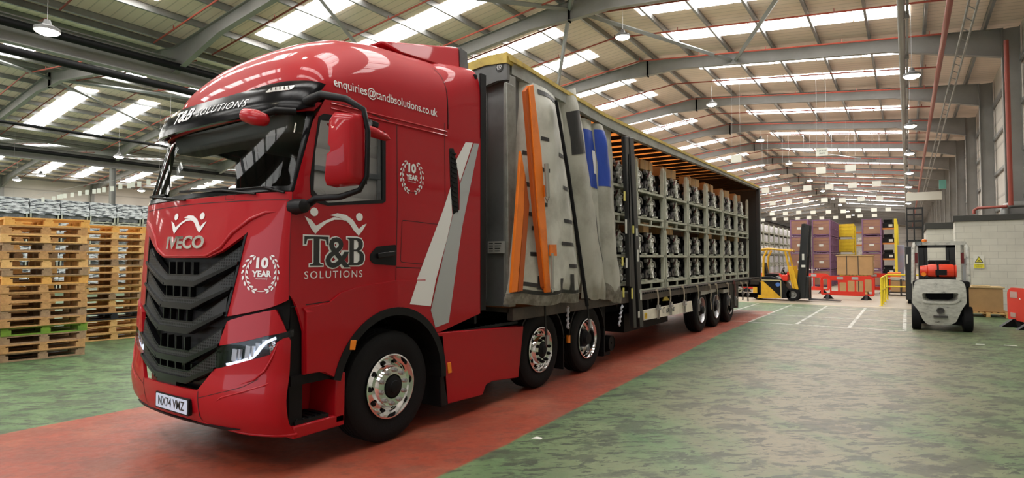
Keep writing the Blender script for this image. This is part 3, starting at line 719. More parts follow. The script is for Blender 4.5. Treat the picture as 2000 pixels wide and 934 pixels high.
m_.tube([Vector(BUMP(a, z))+Vector((0, .01, -.0)) for a, z in lip], .014, 8)
m_.build('bumper_lip', RED, truck, smooth=60)
m_ = MB()
for sgn in (1, -1):
    pp = [(sgn*a, z) for a, z in [az(*p) for p in [(402,772),(420,722)]]]; patch(m_, band([(sgn*.245,.40),(sgn*.25,.655)], .005), BUMP, step=(.05,.05), off=.0015, thick=0)
    patch(m_, band([(sgn*a, z) for a, z in [(.25,.60),(.38,.66),(.55,.73),(.66,.80)]], .004), BUMP, step=(.05,.05), off=.0015, thick=0)
m_.build('bumper_seams', GAP, truck, fixn=False)
m_ = MB(); patch(m_, [(-.5,.375),(.5,.375),(.4,.352),(.2,.36),(-.2,.36),(-.4,.352)], lambda a, z: (BUMP(a,z)[0], BUMP(a,z)[1]-.012, z), step=(.05,.02), off=0, thick=.03)
m_.build('bumper_underlip', BLK, truck)
# headlights
DRL = mat('daytime_running_strip', (.9, .93, 1.0), .25, emit=(.75, .85, 1), estr=1.5)
for sgn in (1, -1):
    hp = HLT if sgn > 0 else mir(HLT)
    m_ = MB(); patch(m_, hp, BUMP, step=(.05, .05), off=-.075, thick=.01)
    hl = m_.build('headlight', BLKG, truck, smooth=40)
    m_ = MB()
    for (a0, z0, r_) in ((.45,.965,.052),(.545,.995,.055)):
        P = surf(BUMP, sgn*a0, z0, -.04); m_.obox(P, (.05, .02, r_*1.9), .2*sgn, 0, .15*sgn); m_.obox(P+Vector((sgn*.055, .01, .01)), (.02, .02, r_*1.6), .2*sgn, 0, .15*sgn)
    for a0, z0, w_, h_ in ((.61,1.045,.03,.05),(.66,1.075,.028,.045)):
        P = surf(BUMP, sgn*a0, z0, -.05); m_.obox(P, (w_*1.2, .02, h_*1.2), .2*sgn)
    m_.build('reflector', mat('lamp_module_silver', (.75,.78,.82), .25, .3), hl, smooth=40)
    dl = [az(*p) for p in [(437,713),(465,707),(485,700),(494,692),(503,680),(515,669),(535,661)]]
    m_ = MB(); bp_ = band([(sgn*a, z) for a, z in dl], .022); patch(m_, bp_, BUMP, step=(.03, .03), off=-.03, thick=.02)
    m_.build('running_light', DRL, hl, smooth=40)
    P = surf(BUMP, sgn*.80, 1.02, -.05)
    m_ = MB()
    for q in ((.745,1.045),(.765,1.075),(.755,1.01)):
        P = surf(BUMP, sgn*q[0], q[1], -.045); m_.lathe([(0, .022), (.0, .001)], P, 'y', 12).lathe([(0, .022), (-.02, .03)], P, 'y', 12)
    m_.build('indicator_lens', CHR, hl, smooth=40)
    m_ = MB(); patch(m_, hp, BUMP, step=(.05, .05), off=-.002, thick=.004); m_.build('headlight_glass', LENS, hl, smooth=40)
# number plate
pf = lambda a, b: (XC+.11+a, 2.455+.0*b, .51+b)
m_ = MB(); patch(m_, rnd([(-.27,-.058),(.27,-.058),(.27,.058),(-.27,.058)], .012), pf, step=(.6, .2), off=.004, thick=.03)
np_ = m_.build('number_plate', mat('plate_white', (.62, .74, .92), .4), truck)
m_ = MB(); text(m_, 'NX74 VMZ', pf, -.225, -.036, .45, .078, .006, offset=.012); m_.build('plate_characters', INK, np_, fixn=False)
m_ = MB(); patch(m_, rnd([(-.285,-.07),(.285,-.07),(.285,.07),(-.285,.07)], .012), pf, step=(.6, .2), off=.0, thick=.03); m_.build('plate_holder', BLK, np_)
# ---- badge and decals on the front
m_ = MB(); text(m_, 'IVECO', lambda a, b: FRONT(s2a(a), b), -.335, 1.835, .66, .115, .014, offset=.035); 
iv = m_.build('maker_badge', CHR, truck, fixn=False)
sol = iv.modifiers.new('s', 'SOLIDIFY'); sol.thickness = .014; sol.offset = -1
def people(m_, fn, ax, az_, w, h, off=.004, skew=0):
    P = lambda pts: [(ax+x*w+skew*y*0, az_+y*h) for x, y in pts]
    L = [(0,.62),(.10,.50),(.17,.30),(.30,.50),(.45,.66),(.60,.62),(.68,.52),(.58,.58),(.45,.56),(.33,.42),(.24,.22),(.16,.0),(.10,.18)]
    R_ = [(.38,.72),(.50,.82),(.64,.78),(.76,.60),(.86,.26),(.93,.42),(1.0,.50),(.93,.22),(.86,.0),(.78,.18),(.70,.44),(.60,.62),(.48,.68)]
    for poly in (L, R_, ell(.14,.80,.06,.16), ell(.87,.74,.06,.16)):
        patch(m_, P(poly)[::-1] if sum((poly[i][0]*poly[i-1][1]-poly[i-1][0]*poly[i][1]) for i in range(len(poly))) > 0 else P(poly), fn, step=(w/4, h/3), off=off, thick=0)
m_ = MB(); people(m_, lambda a, b: FRONT(s2a(a), b), -.34, 1.975, .64, .20); m_.build('front_emblem', WHITE, truck, fixn=False)
def laurel(m_, fn, cx, cz, R_, off=.004, txt=True, big=1.0):
    for sgn in (1, -1):
        for k in range(8):
            t = math.radians(-68+k*17.5)
            for dr, tilt in ((-.10, .5), (.11, -.35)):
                x = cx+sgn*(R_*(.86+dr))*math.cos(t); z = cz+(R_*1.0)*(1+dr*.6)*math.sin(t)
                e_ = ell(x, z, R_*.12, R_*.05, (t+PI/2-tilt) if sgn > 0 else PI-(t+PI/2-tilt), 8)
                flat(m_, e_, fn, off)
        patch(m_, band([(cx+sgn*R_*.82*math.cos(t), cz+R_*.98*math.sin(t)) for t in [math.radians(-115+6*k) for k in range(26)]] if sgn > 0 else [(cx-R_*.82*math.cos(t), cz+R_*.98*math.sin(t)) for t in [math.radians(-115+6*k) for k in range(26)]], R_*.025), fn, step=(R_, R_), off=off, thick=0)
    text(m_, '10', fn, cx-R_*.33, cz+R_*.22, R_*.66, R_*.58, off, offset=.05)
    text(m_, 'YEAR', fn, cx-R_*.52, cz-R_*.22, R_*1.04, R_*.33, off, offset=.04)
    text(m_, 'Anniversary', fn, cx-R_*.32, cz-R_*.38, R_*.64, R_*.11, off)
m_ = MB(); laurel(m_, FRONT, .625, 1.635, .155, .004); m_.build('front_laurel_decal', WHITE, truck, fixn=False)
# ---- windscreen
WST, WSB = 3.02, 2.30
wo = [(-.93,WSB),(.93,WSB),(.90,WST+.05),(-.90,WST+.05)]
wi = rnd([(-.86,WSB+.04),(.86,WSB+.04),(.80,WST-.02),(-.80,WST-.02)], .06)
m_ = MB(); patch(m_, wo, FRONT, holes=[wi], step=(.05, .08), off=.0, thick=.02); m_.build('windscreen_surround', BLKG, truck, smooth=40)
m_ = MB(); patch(m_, wi, FRONT, step=(.05, .08), off=-.004, thick=0); m_.build('windscreen', GLASS, truck, smooth=40, fixn=False)
m_ = MB()
for (a0, a1, z1) in ((-.05, -.62, 2.375), (.52, -.02, 2.36), (.8, .35, 2.33)):
    p0 = surf(FRONT, a0, 2.28, .02); p1 = surf(FRONT, (a0+a1)/2, 2.33, .025); p2 = surf(FRONT, a1, z1, .015)
    m_.tube([p0, p1], .010, 6).tube([p1, p2], .007, 6)
    m_.beam(surf(FRONT, a1+.30, z1-.01, .010), surf(FRONT, a1-.12, z1+.01, .010), .012, .02)
m_.build('wiper', BLK, truck)
# ---- side shells
sb = [(5.30,1.10)]
low = [yz(*p) for p in [(940,612),(850,640)]]
ac = (3.94, .53); ar = .80
archp = [(ac[0]+ar*math.cos(t)*.92, ac[1]+ar*math.sin(t)*.94) for t in [math.radians(a) for a in range(36, 166, 8)]]
P_ = [(5.30,3.15),(5.30,1.14),(low[0][0]-.02, low[0][1]),(4.66,.985)]+archp+[(3.10,.80)]
side_out = [(2.945, .80), (2.94, 1.15), (2.90, 1.28), (2.862, 1.38)]+[(seam(z), z) for z in frange(1.46, 2.28, 6)]+[(yf(z)+dd(z)*(1-math.cos(.93*PI/2)), z) for z in (2.30,2.6,2.9,3.05)]+[(seam(3.15)+.0, 3.15)]
side_poly = side_out+P_
wpx = [(622,228),(632,222),(690,232),(752,258),(753,265),(753,393),(748,397),(640,402),(618,396),(607,380),(605,350)]
wdw = [yz(*p) for p in wpx]
gpx = [(626,234),(690,240),(746,268),(747,390),(640,396),(624,385),(612,372),(615,300)]
gl = [yz(*p) for p in gpx]
def spoly(poly, sg): return poly if sg > 0 else [(-y, z) for y, z in poly][::-1]
for sg in (1, -1):
    fn = (lambda y, z: SIDE(y, z)) if sg > 0 else SIDEL
    m_ = MB(); patch(m_, spoly(side_poly, sg), fn, holes=[spoly(wdw, sg)], step=(.12, .12), thick=.03, inner=1)
    # side polygon orientation: make outside face outwards
    m_.build('cab_side', [RED, DK], truck, smooth=30)
    m_ = MB(); patch(m_, spoly(wdw, sg), fn, holes=[spoly(gl, sg)], step=(.3, .3), off=.004, thick=.03); fr_ = m_.build('side_window_frame', BLK, truck)
    m_ = MB(); patch(m_, spoly(gl, sg), fn, step=(.5, .5), off=-.008, thick=0); m_.build('side_window_glass', SGLASS if sg > 0 else CGLASS, fr_)
def side_strip(name, pxs, w_, material, off=.0015, thick=0, xx=None, closed=False):
    pts = [yz(*p) for p in pxs]
    if closed: pts = pts+[pts[0]]
    m_ = MB(); patch(m_, band(pts, w_), SIDE, step=(.15, .15), off=off, thick=thick); return m_
# door seams
m_ = MB()
for pxs in ([(775,243),(776,400),(773,548),(772,605)], [(612,192),(700,212),(775,243)], [(569,600),(640,589),(720,592)], [(868,240),(870,440),(872,520),(876,600),(842,605)], [(774,522),(830,524),(868,524)], [(574,455),(590,548)][:0] or [(566,560),(640,535),(770,515)][:0] or [(868,520),(874,585),(868,592),(842,606)]):
    if len(pxs) > 1: patch(m_, band([yz(*p) for p in pxs], .008), SIDE, step=(.2, .2), off=.0015, thick=0)
lk = rnd([yz(*p) for p in [(785,430),(868,440),(870,520),(782,512)]], .03)
patch(m_, band(lk+[lk[0]], .006), SIDE, step=(.2, .2), off=.0015, thick=0)
m_.build('door_seams', GAP, truck, fixn=False)
# gutter lines below the roof
m_ = MB()
for z0 in (3.075, 3.12):
    for sg in (1, -1): MB().tube([(XC+sg*HW, seam(3.1)+.05, z0-.03), (XC+sg*HW, 4.7, z0)], .009, 6).build('roof_gutter', RED, truck, smooth=50)
# raised flare over the wheel and door foot
fl = [yz(*p) for p in [(578,612),(590,602),(640,592),(664,572),(700,560),(772,548),(836,546),(842,600)]]+[(4.45,1.10)]
fl[0] = (2.95, fl[0][1])
fl += [(ac[0]+(ar+.0)*math.cos(t)*.92, ac[1]+(ar+.0)*math.sin(t)*.94) for t in [math.radians(a) for a in range(44, 166, 8)]]+[(3.13,.80),(2.96,.81)]
fl[6] = (4.36, fl[6][1]); fl[7] = (4.45, 1.16)
m_ = MB(); patch(m_, fl, SIDE, step=(.12, .12), off=.02, thick=.02)
m_.build('wheel_arch_flare', RED, truck, bevel=.012)
# black arch liner lip + inner liner
am = [(ac[0]+(ar-.0)*math.cos(t)*.92, ac[1]+(ar-.0)*math.sin(t)*.94) for t in [math.radians(a) for a in range(-2, 172, 6)]]
for sg in (1, -1):
    m_ = MB()
    for (y0, z0), (y1, z1) in zip(am, am[1:]):
        c0 = (ac[0]+(y0-ac[0])*.90, ac[1]+(z0-ac[1])*.90); c1 = (ac[0]+(y1-ac[0])*.90, ac[1]+(z1-ac[1])*.90)
        xo = XC+sg*(HW+.028); xi = XC+sg*(HW-.5)
        m_.hexa([(xo,y0,z0),(xo,y1,z1),(xo,c1[0],c1[1]),(xo,c0[0],c0[1]),(xi,y0,z0),(xi,y1,z1),(xi,c1[0],c1[1]),(xi,c0[0],c0[1])])
    m_.build('wheel_arch_liner', BLK, truck, smooth=40)
# door handle recess
m_ = MB(); hp = rnd([yz(*p) for p in [(722,498),(735,482),(773,478),(773,519),(730,516),(722,508)]], .02)
patch(m_, hp, SIDE, step=(.3,.3), off=.006, thick=.01); dh = m_.build('door_handle', BLK, truck)
a_ = yz(735,500); b_ = yz(768,495); m_ = MB(); m_.beam((XC+HW+.015, a_[0], a_[1]), (XC+HW+.015, b_[0], b_[1]), .04, .05); m_.build('handle_grip', GRIL, dh, bevel=.008)
# air vent slot behind the door
m_ = MB(); vp = rnd([yz(*p) for p in [(877,290),(886,290),(893,330),(896,410),(885,420),(880,380)]], .015)
patch(m_, vp, SIDE, step=(.3,.3), off=.003, thick=.01)
for k in range(13):
    a_ = yz(880+k*.3, 297+k*9.3); b_ = yz(890+k*.3, 300+k*9.3); m_.beam((XC+HW+.006, a_[0], a_[1]), (XC+HW+.006, b_[0], b_[1]-.01), .012, .018)
m_.build('side_vent', BLK, truck)
# white and silver flashes
m_ = MB(); 
for poly in ([(909,278),(923,279),(898,356),(893,330),(888,318)], [(880,364),(883,420),(872,470),(836,602),(795,597),(866,408)]):
    patch(m_, [yz(*p) for p in poly], SIDE, step=(.15, .15), off=.003, thick=0)
patch(m_, [yz(*p) for p in [(812,548),(848,548),(838,598),(797,594)]][::-1], SIDE, step=(.15, .15), off=.0235, thick=0)
m_.build('white_flash', WHITE, truck, fixn=False)
m_ = MB(); patch(m_, [yz(*p) for p in [(925,280),(935,281),(902,445),(876,630),(850,640),(841,606),(870,480),(884,420),(897,410),(898,360)]], SIDE, step=(.15, .15), off=.0035, thick=0); m_.build('silver_flash', SILV, truck, fixn=False)
# emblem + lettering on the door
m_ = MB(); a_ = yz(594,457); b_ = yz(713,416)
people(m_, SIDE, a_[0], 1.955, .66, .23, .004); m_.build('door_emblem', WHITE, truck, fixn=False)
TT = [(0,1),(1,1),(1,.72),(.93,.72),(.88,.9),(.62,.92),(.62,.1),(.66,.06),(.76,.04),(.76,0),(.24,0),(.24,.04),(.34,.06),(.38,.1),(.38,.92),(.12,.9),(.07,.72),(0,.72)]
BB = [(0,1),(.55,1),(.78,.96),(.88,.84),(.88,.70),(.80,.58),(.68,.53),(.86,.48),(.97,.36),(.97,.20),(.88,.06),(.66,0),(0,0),(0,.04),(.10,.07),(.13,.12),(.13,.88),(.10,.93),(0,.96)]
BH1 = [(.37,.92),(.37,.57),(.50,.57),(.62,.66),(.62,.84),(.52,.92)]; BH2 = [(.37,.50),(.37,.08),(.55,.08),(.70,.18),(.70,.40),(.55,.50)]
def scl(poly, x, z, w_, h_): return [(x+a*w_, z+b*h_) for a, b in poly]
def grow(poly, d):
    out = []; n = len(poly)
    ar_ = sum(poly[i][0]*poly[(i+1)%n][1]-poly[(i+1)%n][0]*poly[i][1] for i in range(n))
    for i in range(n):
        p = Vector(poly[i]); a = (p-Vector(poly[i-1])).normalized(); b = (Vector(poly[(i+1)%n])-p).normalized()
        na = Vector((a.y, -a.x)); nb = Vector((b.y, -b.x)); q = (na+nb)
        q = q/max(.35, q.length_squared)*2*(1 if ar_ > 0 else -1)
        out.append(tuple(p+q*d))
    return out
def ccw(p): return p if sum(p[i][0]*p[(i+1)%len(p)][1]-p[(i+1)%len(p)][0]*p[i][1] for i in range(len(p))) > 0 else p[::-1]
Tp = scl(TT, 2.93, 1.69, .24, .245); Bp = scl(BB, 3.37, 1.69, .20, .245)
mw = MB(); mk = MB()
patch(mw, ccw(grow(Tp, .012)), SIDE, step=(.3,.3), off=.003, thick=0); patch(mw, ccw(grow(Bp, .012)), SIDE, step=(.3,.3), off=.003, thick=0)
patch(mk, ccw(Tp), SIDE, step=(.3,.3), off=.006, thick=0); patch(mk, ccw(Bp), SIDE, holes=[scl(BH1, 3.37,1.69,.20,.245), scl(BH2, 3.37,1.69,.20,.245)], step=(.3,.3), off=.006, thick=0)
text(mw, '&', SIDE, 3.128, 1.658, .284, .285, .0045, offset=.05); text(mk, '&', SIDE, 3.14, 1.668, .262, .266, .0075, offset=.012)
mw.build('logo_outline', WHITE, truck, fixn=False); mk.build('logo_letters', mat('black_vinyl', (.012,.012,.012), .35), truck, fixn=False)
m_ = MB(); text(m_, 'SOLUTIONS', SIDE, 2.935, 1.582, .61, .062, .004, spacing=1.25); m_.build('solutions_lettering', WHITE, truck, fixn=False)
m_ = MB(); laurel(m_, SIDE, 4.175, 2.57, .165, .004); m_.build('side_laurel_decal', WHITE, truck, fixn=False)
# ---- roof
ZR_ = [(2.90,3.24),(2.96,3.42),(3.05,3.57),(3.2,3.72),(3.4,3.86),(3.65,3.97),(4.0,4.04),(4.4,4.06),(4.85,4.05),(5.0,4.04)]
def zr(y): return itp(y, ZR_)
def mexp(y): return itp(y, [(2.9,2.3),(3.6,2.8),(4.4,3.2),(5.3,4.5)])
def wroof(y):
    q = 1-(y-2.89)/.36
    return HW-.005 if q <= 0 else HW*(max(0, 1-q**2.6)**(1/2.6))
def ROOF(a, y):      # a in -1..1 across
    W_ = wroof(y); m = mexp(y); H_ = zr(y)-3.13
    t = (a)*PI/2; sx = math.copysign(abs(math.sin(t))**(2/m), t); cz = max(0, math.cos(t))**(2/m)
    return (XC+W_*sx, y, 3.13+H_*cz)
def ROOFYZ(y, z):
    m = mexp(y); q = max(0, min(1, (z-3.13)/(zr(y)-3.13))); return (XC+wroof(y)*(1-q**m)**(1/m), y, z)
ys = [2.892+.004, 2.90, 2.91, 2.93, 2.96, 3.0, 3.05, 3.1, 3.15, 3.2, 3.27]+frange(3.35, 4.72, 14)
m_ = MB(); nA = 40; vs = []
for y in ys:
    for i in range(nA+1): vs.append(ROOF(-1+2*i/nA, y))
fs = [(j*(nA+1)+i, j*(nA+1)+i+1, (j+1)*(nA+1)+i+1, (j+1)*(nA+1)+i) for j in range(len(ys)-1) for i in range(nA)]
fs.append(tuple(range(nA+1))[::-1])
m_.add(vs, fs); m_.build('cab_roof', RED, truck, smooth=50)
# rear side and roof deflectors
def REAR(a, y):
    m = itp(y, [(4.72,3.3),(5.3,7.0)]); H_ = itp(y, [(4.72,.92),(5.3,.93)]); W_ = HW-.005
    t = a*PI/2; sx = math.copysign(abs(math.sin(t))**(2/m), t); cz = max(0, math.cos(t))**(2/m)
    return (XC+W_*sx, y, 3.13+H_*cz)
m_ = MB(); ys = frange(4.735, 5.30, 6); vs = [REAR(-1+2*i/nA, y) for y in ys for i in range(nA+1)]
m_.add(vs, [(j*(nA+1)+i, j*(nA+1)+i+1, (j+1)*(nA+1)+i+1, (j+1)*(nA+1)+i) for j in range(len(ys)-1) for i in range(nA)]+[tuple((len(ys)-1)*(nA+1)+i for i in range(nA+1))])
m_.build('rear_deflector', RED, truck, smooth=50)
m_ = MB(); m_.hexa([(XC-1.12,4.35,3.95),(XC+.92,4.35,3.95),(XC+1.0,5.24,3.95),(XC-1.15,5.24,3.95),(XC-1.0,4.20,4.07),(XC+.75,4.20,4.07),(XC+.98,5.24,4.27),(XC-1.05,5.24,4.27)])
sp_ = m_.build('roof_spoiler', RED, truck, bevel=.03)
m_ = MB(); m_.hexa([(XC-1.15,5.24,3.95),(XC+1.0,5.24,3.95),(XC+1.05,5.33,3.93),(XC-1.15,5.33,3.93),(XC-1.05,5.24,4.27),(XC+.98,5.24,4.27),(XC+1.02,5.33,4.22),(XC-1.05,5.33,4.22)]); m_.build('spoiler_edge', GREYP, sp_)
m_ = MB(); m_.box(XC+HW-.02, XC+HW+.005, 5.30, 5.40, 1.15, 3.92).box(XC-HW-.005, XC-HW+.02, 5.30, 5.40, 1.15, 3.92); m_.build('rear_edge_trim', BLK, truck)
m_ = MB(); m_.box(XC-HW+.04, XC+HW-.04, 5.24, 5.28, 1.0, 3.9); m_.build('cab_rear_wall', BLK, truck)
m_ = MB()
patch(m_, band([(4.73, z) for z in frange(3.2, 3.6, 4)]+[(4.70,3.75),(4.6,3.9)], .008), ROOFYZ, step=(.1,.1), off=.002, thick=0)
m_.build('roof_seam', GAP, truck, fixn=False)
m_ = MB(); a_ = yz(648,163); b_ = yz(854,222); 
text(m_, 'enquiries@tandbsolutions.co.uk', lambda y, z: ROOFYZ(y, z), a_[0]+.03, 3.225, 1.33, .115, .005, offset=.008); m_.build('roof_lettering', WHITE, truck, fixn=False)
# ---- sun visor
def VIS(a, z):
    t = max(-.9999, min(.9999, a))*PI/2
    f = itp(z, [(2.93,2.66),(3.05,2.67),(3.20,2.74),(3.28,2.82)])
    return (XC+(HW+.02)*math.sin(t), f+.36*(1-math.cos(t))**1.0, z)
vt = [(0,3.185),(.2,3.19),(.33,3.21),(.42,3.25),(.55,3.27),(.75,3.26),(.97,3.235)]
vb = [(.97,3.02),(.75,2.99),(.5,2.965),(.3,2.95),(0,2.94)]
vp = vt+vb; vp = vp+[(-a, z) for a, z in reversed(vp) if a > 0]
m_ = MB(); patch(m_, vp[::-1], VIS, step=(.05, .05), off=0, thick=.03); vis = m_.build('sun_visor', BLKG, truck, smooth=35)
for sgn in (-1, 1):
    m_ = MB(); p = rnd([(sgn*.47,3.155),(sgn*.66,3.165),(sgn*.68,3.205),(sgn*.50,3.202)], .015); patch(m_, p if sgn > 0 else p[::-1], VIS, step=(.05,.05), off=.004, thick=.01)
    mk2 = m_.build('marker_lamp', mat('marker_lens', (.75,.75,.72), .15, .3), vis)
    m_ = MB()
    for k in range(5): P = surf(VIS, sgn*(.51+k*.032), 3.182, .008); m_.obox(P, (.016, .006, .022))
    m_.build('marker_bulbs', CHR, mk2)
m_ = MB()
fnv = lambda a, b: VIS(s2a(a), b)
text(m_, 'T&B', fnv, -.47, 3.03, .38, .125, .004, offset=.03, shear=.2); text(m_, 'SOLUTIONS', fnv, .0, 3.045, .70, .07, .004, shear=.2, spacing=1.15); m_.build('visor_lettering', WHITE, vis, fixn=False)
m_ = MB(); patch(m_, [(-.9,2.99),(.9,2.99),(.9,3.07),(-.9,3.07)], FRONT, step=(.06,.1), off=.015, thick=.02); m_.build('header_panel', RED, truck, smooth=40)
# ---- interior
INTM = mat('cab_trim', (.035,.036,.035), .8); INTG = mat('cab_headlining', (.11,.115,.11), .9)
m_ = MB(); m_.box(XC-1.15, XC+1.15, 2.95, 5.2, 3.04, 3.08).box(XC-1.15, XC+1.15, 4.55, 4.6, 1.4, 3.05); m_.build('cab_headlining', INTG, truck)
m_ = MB(); m_.hexa([(XC-1.15,2.86,1.5),(XC+1.15,2.86,1.5),(XC+1.15,3.35,1.5),(XC-1.15,3.35,1.5),(XC-1.10,2.9,2.27),(XC+1.10,2.9,2.27),(XC+1.1,3.2,2.33),(XC-1.1,3.2,2.33)]); m_.build('dashboard', INTM, truck, bevel=.03)
m_ = MB(); m_.box(XC-1.0, XC+1.0, 2.95, 3.25, 2.84, 3.03); m_.build('overhead_locker', INTG, truck, bevel=.04)
for sx in (-.62, .62):
    m_ = MB(); m_.obox((XC+sx, 4.1, 1.6), (.5, .5, .15)).obox((XC+sx, 4.35, 1.95), (.48, .14, .65), 0, -.1).obox((XC+sx, 4.40, 2.38), (.28, .1, .2), 0, -.1); m_.build('seat', INTM, truck, bevel=.04)
m_ = MB(); c = Vector((XC+.62, 3.42, 2.22)); m_.tube([c+Vector((.22*math.cos(t), .1*math.sin(t), .2*math.sin(t))) for t in [2*PI*k/24 for k in range(25)]], .014, 8, False).tube([c, (XC+.62, 3.2, 2.05)], .03, 8).beam(c+Vector((-.2,0,0)), c+Vector((.2,0,0)), .03, .03); m_.build('steering_wheel', INTM, truck, smooth=40)
# ---- mirrors
for sg in (1,):
    def q(x, y, z): return (XC+sg*(x-XC), y, z)
    m_ = MB()
    hp = [(0,.0),(.02,.24),(.055,.27),(.055,.31),(.03,.34),(.045,.57),(.07,.60),(.25,.57),(.265,.53),(.265,.06),(.24,.01)]
    y0, y1 = 2.88, 3.02
    vs = []; n = len(hp)
    for (yy, sc_) in ((y0, .80), (y0+.04, .97), (y1, 1.0)):
        for a, b in hp: vs.append(q(-3.79+.13+(a-.13)*sc_, yy+(a*.25), 2.32+.29+(b-.29)*sc_))
    m_.add(vs, [tuple(range(n))]+[(j*n+i, (j+1)*n+i, (j+1)*n+(i+1)%n, j*n+(i+1)%n) for j in range(2) for i in range(n)]+[tuple(2*n+i for i in range(n))[::-1]])
    mr = m_.build('mirror_housing', RED, truck, bevel=.008)
    m_ = MB(); fr_ = [(-4.10,2.96,3.06),(-3.90,2.95,3.08),(-3.66,3.0,3.02),(-3.53,3.07,2.93),(-3.50,3.09,2.75),(-3.51,3.09,2.40),(-3.56,3.06,2.29),(-3.72,3.0,2.24),(-3.95,2.95,2.24),(-4.08,2.93,2.17)]
    m_.tube([q(*p) for p in fr_], [.045,.035,.028,.022,.02,.02,.022,.026,.03,.035], 10); m_.build('mirror_arm', BLK, truck, smooth=60)
    m_ = MB(); 
    m_.hexa([q(-3.78,3.03,2.34), q(-3.54,3.09,2.34), q(-3.54,3.12,2.34), q(-3.78,3.07,2.34), q(-3.76,3.03,2.88), q(-3.54,3.09,2.88), q(-3.54,3.12,2.88), q(-3.76,3.07,2.88)]); m_.build('mirror_frame', BLK, truck)
    m_ = MB(); m_.tube([q(-4.12,2.86,2.17), q(-3.98,2.86,2.17)], [.07,.055], 12).tube([q(-3.98,2.86,2.17), q(-3.96,2.86,2.17)], [.055,.02], 12); m_.build('mirror_foot', BLK, truck, smooth=60)
# kerb mirror over the door and the front view mirror
m_ = MB(); P0 = Vector(onx(672,236,-3.98)); P1 = Vector(onx(762,272,-3.92))
m_.tube([P0, P0.lerp(P1,.25), P0.lerp(P1,.6), P0.lerp(P1,.9), P1], [.012,.035,.05,.035,.006], 12); km = m_.build('kerb_mirror', RED, truck, smooth=60)
Q0 = Vector(onx(705,233,-4.04)); Q1 = Vector(onx(738,245,-4.04)); m_ = MB(); m_.beam(Q0, Q1, .03, .05); m_.tube([Q0.lerp(Q1,.5), P0.lerp(P1,.5)], .03, 8).lathe([(0,.035),(.05,.11),(.055,.001)], tuple(onx(716,268,-4.02)), 'z', 12); m_.build('kerb_mirror_bracket', BLK, truck, bevel=.005)
m_ = MB(); P0 = Vector(ony(470,223,2.56)); P1 = Vector(ony(525,236,2.63)); P = P0.lerp(P1, .5)
m_.tube([P0, P0.lerp(P1,.15), P0.lerp(P1,.5), P0.lerp(P1,.88), P1], [.01,.055,.065,.05,.008], 12); m_.build('front_view_mirror', RED, truck, smooth=60)
m_ = MB(); m_.tube([P, P+Vector((.16,.08,.05)), P+Vector((.22,.22,.06))], .03, 8); m_.build('front_mirror_arm', BLK, truck, smooth=60)
# ---- step well, skirts, lamps
STEPR = RED
m_ = MB(); X1 = XC+HW
st = [yz(*p) for p in [(668,732),(678,732),(668,836),(571,850)]]
m_.box(X1-.35, X1-.30, 2.86, 3.36, .36, .84)
m_.hexa([(X1-.30,3.20,.33),(X1+.005,3.26,.33),(X1+.005,3.36,.33),(X1-.30,3.36,.33),(X1-.30,3.24,.74),(X1+.005,3.27,.76),(X1+.005,3.365,.76),(X1-.30,3.36,.74)])
m_.box(X1-.30, X1+.005, 2.85, 3.36, .30, .40); 
m_.build('step_well', RED, truck, bevel=.012)
m_ = MB(); m_.box(X1-.29, X1-.02, 2.88, 3.21, .40, .43)
for k in range(5): m_.box(X1-.28, X1-.03, 2.90+k*.06, 2.92+k*.06, .43, .44)
m_.build('step_tread', BLK, truck)
m_ = MB(); m_.box(XC-HW, XC-HW+.3, 2.88, 3.36, .32, .8); m_.build('step_well_nearside', RED, truck, bevel=.02)
m_ = MB(); patch(m_, [(-.93,1.18),(.93,1.18),(.93,1.50),(.5,1.38),(.42,1.30),(-.42,1.30),(-.5,1.38),(-.93,1.50)], FRONT, step=(.1,.1), off=-.035, thick=.02); m_.box(XC-.88, XC+.88, 2.92, 3.2, .45, 1.9).box(X1-.12, X1-.04, 2.84, 2.96, .36, 1.45).box(X1-.1, X1-.02, 2.84, 3.35, .72, .80); m_.build('cab_underside', DARK, truck)
m_ = MB(); m_.box(XC-1.15, XC+1.15, 3.2, 5.2, 1.38, 1.5); m_.build('cab_floor', DARK, truck)
def sp(pxs, x, depth, name=None, material=None, parent=None, bevel=0, label=None, r=0):
    poly = [tuple(onx(u, v, x)[1:]) for u, v in pxs]
    if r: poly = rnd(poly, r)
    m_ = MB(); m_.prism(poly, lambda a, b, t: (x-t, a, b), 0, depth)
    return m_.build(name, material, parent, bevel=bevel, label=label) if name else m_
sp([(854,650),(1023,637),(1013,738),(962,745),(950,752),(943,772),(874,790),(868,760)], X1-.0, .12, 'side_skirt', RED, truck, bevel=.012)
MB().box(XC-HW, XC-HW+.12, 4.65, 6.0, .22, .92).build('nearside_skirt', RED, truck, bevel=.012)
m_ = sp([(852,655),(866,655),(876,790),(862,796),(858,700)], X1+.0, .45); m_.build('mud_flap', BLK, truck, bevel=.01)
for pxs in ([(686,665),(697,665),(694,684),(684,684)], [(874,709),(881,708),(883,728),(876,730)]):
    sp(pxs, X1+.035 if pxs[0][0] < 700 else X1+.006, .03, 'side_marker_lamp', AMB, truck, bevel=.004)
MB().box(XC-.45, XC-.30, 3.0, 9.6, .72, .98).box(XC+.30, XC+.45, 3.0, 9.6, .72, .98).box(XC-.9, XC+.9, 4.6, 6.1, .35, .9).box(XC-.3, XC+.3, 3.1, 4.6, .55, 1.35).box(XC-.45, XC+.45, 6.4, 8.6, .98, 1.06).build('chassis', DARK, truck)
m_ = MB(); m_.box(XC-1.2, X1-.05, 4.70, 6.15, .92, .95)
for k in range(14):
    for q in range(2): m_.box(X1-.5, X1-.08, 4.75+k*.1, 4.80+k*.1, .95, .965)
m_.build('catwalk', BLK, truck)
